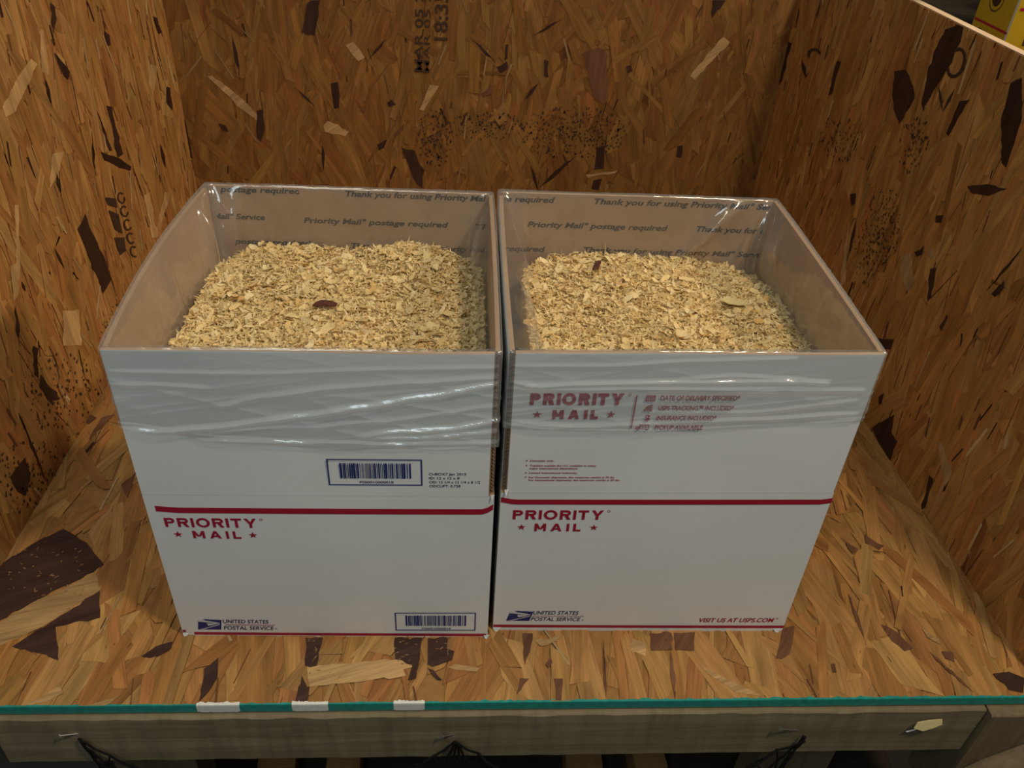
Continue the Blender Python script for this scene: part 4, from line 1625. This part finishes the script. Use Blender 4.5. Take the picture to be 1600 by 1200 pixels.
cols, rows_n, LK = 53, 9, .0215
xs = np.linspace(-.0655, .663, cols)
pos = np.zeros((cols, rows_n, 2))
pos[:, :, 0] = xs[:, None]
pos[:, :, 1] = -.05-np.arange(rows_n)[None, :]*.02-.06*np.abs(np.sin(np.linspace(0, 2*math.pi, cols)))[:, None]
use = (np.add.outer(np.arange(cols), np.arange(rows_n)) % 2) == 0
E1, E2 = [], []
for i in range(cols):
    for j in range(rows_n):
        if use[i, j]:
            for di in (-1, 1):
                if 0 <= i+di < cols and j+1 < rows_n:
                    E1.append(i*rows_n+j); E2.append((i+di)*rows_n+j+1)
E1, E2 = np.array(E1), np.array(E2)
P2 = pos.reshape(-1, 2)
pins = {}
for i0, px_, pz_ in ((0, -.0655, -.0395), (22, .3015, -.0490), (48, .6630, -.0500)):
    for q in (0, 2, 4) if i0 != 22 else (0, 2, 4, 6, 8):
        pins[(i0+q)*rows_n] = (px_+.0006*(q-2), pz_)
cnt = np.zeros(len(P2)); np.add.at(cnt, E1, 1); np.add.at(cnt, E2, 1); cnt[cnt == 0] = 1
for it in range(2200):
    P2[:, 1] -= .00008
    d = P2[E2]-P2[E1]; l = np.linalg.norm(d, axis=1)+1e-9
    c = np.where(l > LK, (l-LK)/l*.5, 0)[:, None]*d
    acc = np.zeros_like(P2)
    np.add.at(acc, E1, c); np.add.at(acc, E2, -c)
    P2 += acc/cnt[:, None]*1.9
    for k, v in pins.items():
        P2[k] = v
V, Fc = [], []
for a, b in zip(E1, E2):
    p, q = P2[a], P2[b]
    ya, yb = -.0095-.006*(a*0.618 % 1), -.0095-.006*(b*0.618 % 1)
    mid = ((p[0]+q[0])/2+RND.uniform(-.001, .001), (ya+yb)/2-.001, (p[1]+q[1])/2-.0008)
    add_tube(V, Fc, [(p[0], ya, p[1]), mid, (q[0], yb, q[1])], .00115, 5, False)
for k in np.unique(np.r_[E1, E2]):
    b = len(V)
    yk = -.0095-.006*(k*0.618 % 1)
    r = .0019
    V += [(P2[k][0]+dx*r, yk+dy*r, P2[k][1]+dz*r) for dx, dy, dz in ((1, 0, 0), (-1, 0, 0), (0, 1, 0), (0, -1, 0), (0, 0, 1), (0, 0, -1))]
    Fc += [tuple(b+i for i in f) for f in ((0, 2, 4), (2, 1, 4), (1, 3, 4), (3, 0, 4), (2, 0, 5), (1, 2, 5), (3, 1, 5), (0, 3, 5))]
net = mesh_obj('cargo_net', V, Fc, M_NET)
tag(net, 'black knotted cord net hanging from nails along the weathered rail', 'net')

pts = [(-.0145, -.001), (-.012, .006), (.000, .0085), (.0135, .0095), (.0150, .003), (.006, -.0015), (-.004, -.005)]
V = [(a, -.0004-(.0095-c)*.30, c) for i, (a, c) in enumerate(pts)]
V += [(a, b+.0006, c) for a, b, c in V]
n = len(pts)
Fc = [tuple(reversed(range(n))), tuple(range(n, 2*n))]+[(i, (i+1) % n, (i+1) % n+n, i+n) for i in range(n)]
fl = mesh_obj('wood_flake', V, Fc, M_SCRAP, None, (.7895, -.0085, -.0325))
tag(fl, 'yellowish flake of wood stuck to the right of the rail face', 'wood flake')
V, Fc = [], []
add_tube(V, Fc, [(-.013, -.001, -.012), (-.006, -.0015, -.0075), (.0, -.001, -.003)], .0006, 5)
mesh_obj('splinter', V, Fc, M_LOGOW, fl, (-.005, 0, .0))

# ------------------------------------------------------------------ next bay on the right: bench, yellow carton, dark tin
bn = empty('side_bench', (1.30, .60, -.75))
tag(bn, 'dark wooden side bench beyond the right wall carrying a yellow carton', 'bench')
BO = np.array((1.30, .60, -.75))
part_box('bench_top', (1.0, .10, .415), (1.75, 1.25, .445), M_SHELF, bn, BO)
for (x, y) in ((1.03, .13), (1.70, .13), (1.03, 1.18), (1.70, 1.18)):
    part_box('leg', (x-.02, y-.02, -.75), (x+.02, y+.02, .4145), M_SHELF, bn, BO)
part_box('backboard', (1.72, .10, .4455), (1.75, 1.25, 1.1), M_SHELF, bn, BO)

yc = empty('yellow_carton', (1.085, .71, .4455))
tag(yc, 'yellow carton with a red line standing on the bench beyond the right wall', 'carton')
YO = np.array((1.085, .71, .4455))
V, Fc = [], []
cx0, cx1, cy0, cy1, cz0, cz1 = 1.02, 1.15, .6635, .7555, .446, .66
add_box(V, Fc, (cx0, cy0, cz0), (cx1, cy1, cz1))
yb_ = mesh_obj('carton_body', [np.array(v)-YO for v in V], Fc, M_YELLOW, yc)
bv = yb_.modifiers.new('soft_edges', 'BEVEL'); bv.width = .002; bv.segments = 2
def side_left(u, z, d):
    return tuple(np.array((cx0-d, cy1-u, z))-YO)
def side_front(u, z, d):
    return tuple(np.array((cx0+u, cy0-d, z))-YO)
ink = Ink(); ink.rect(.004, .4905, .090, .4935); ink.build('red_line', M_RED, yc, side_left)
ink = Ink(); ink.rect(.004, .5205, .128, .5245); ink.build('red_line', M_RED, yc, side_front)
ink = Ink(); ink.rect(.0885, .446, .0925, .66); ink.build('white_edge', M_LOGOW, yc, side_left, .0003)
ink = Ink()
for k, w_ in enumerate((.010, .006, .008, .007, .005)):
    ink.rect(.020+.0125*k, .4790-.0008*k, .020+.0125*k+w_, .4835-.0008*k)
ink.build('dark_print', M_BLACK, yc, side_left)
ink = Ink(); ink.ring(.040, .526, .0175, .0014, 24); ink.ring(.040, .526, .011, .011, 20)
ink.build('round_emblem', M_STAMP, yc, side_left)
ink = Ink(); ink.rect(.025, .478, .11, .505); ink.build('dark_print', M_STAMP, yc, side_front)

tn = empty('grey_tin', (1.22, .93, .4455))
tag(tn, 'dark grey tin standing in shadow left of the yellow carton', 'tin')
V, Fc = [], []
add_tube(V, Fc, [(0, 0, .0), (0, 0, .002), (0, 0, .12), (0, 0, .123)], [.040, .042, .042, .039], 24)
mesh_obj('tin_body', V, Fc, M_DARKGREY, tn)
V, Fc = [], []
add_tube(V, Fc, [(0, 0, .1235), (0, 0, .128), (0, 0, .131)], [.036, .036, .030], 24)
mesh_obj('lid', V, Fc, M_DARKGREY, tn)
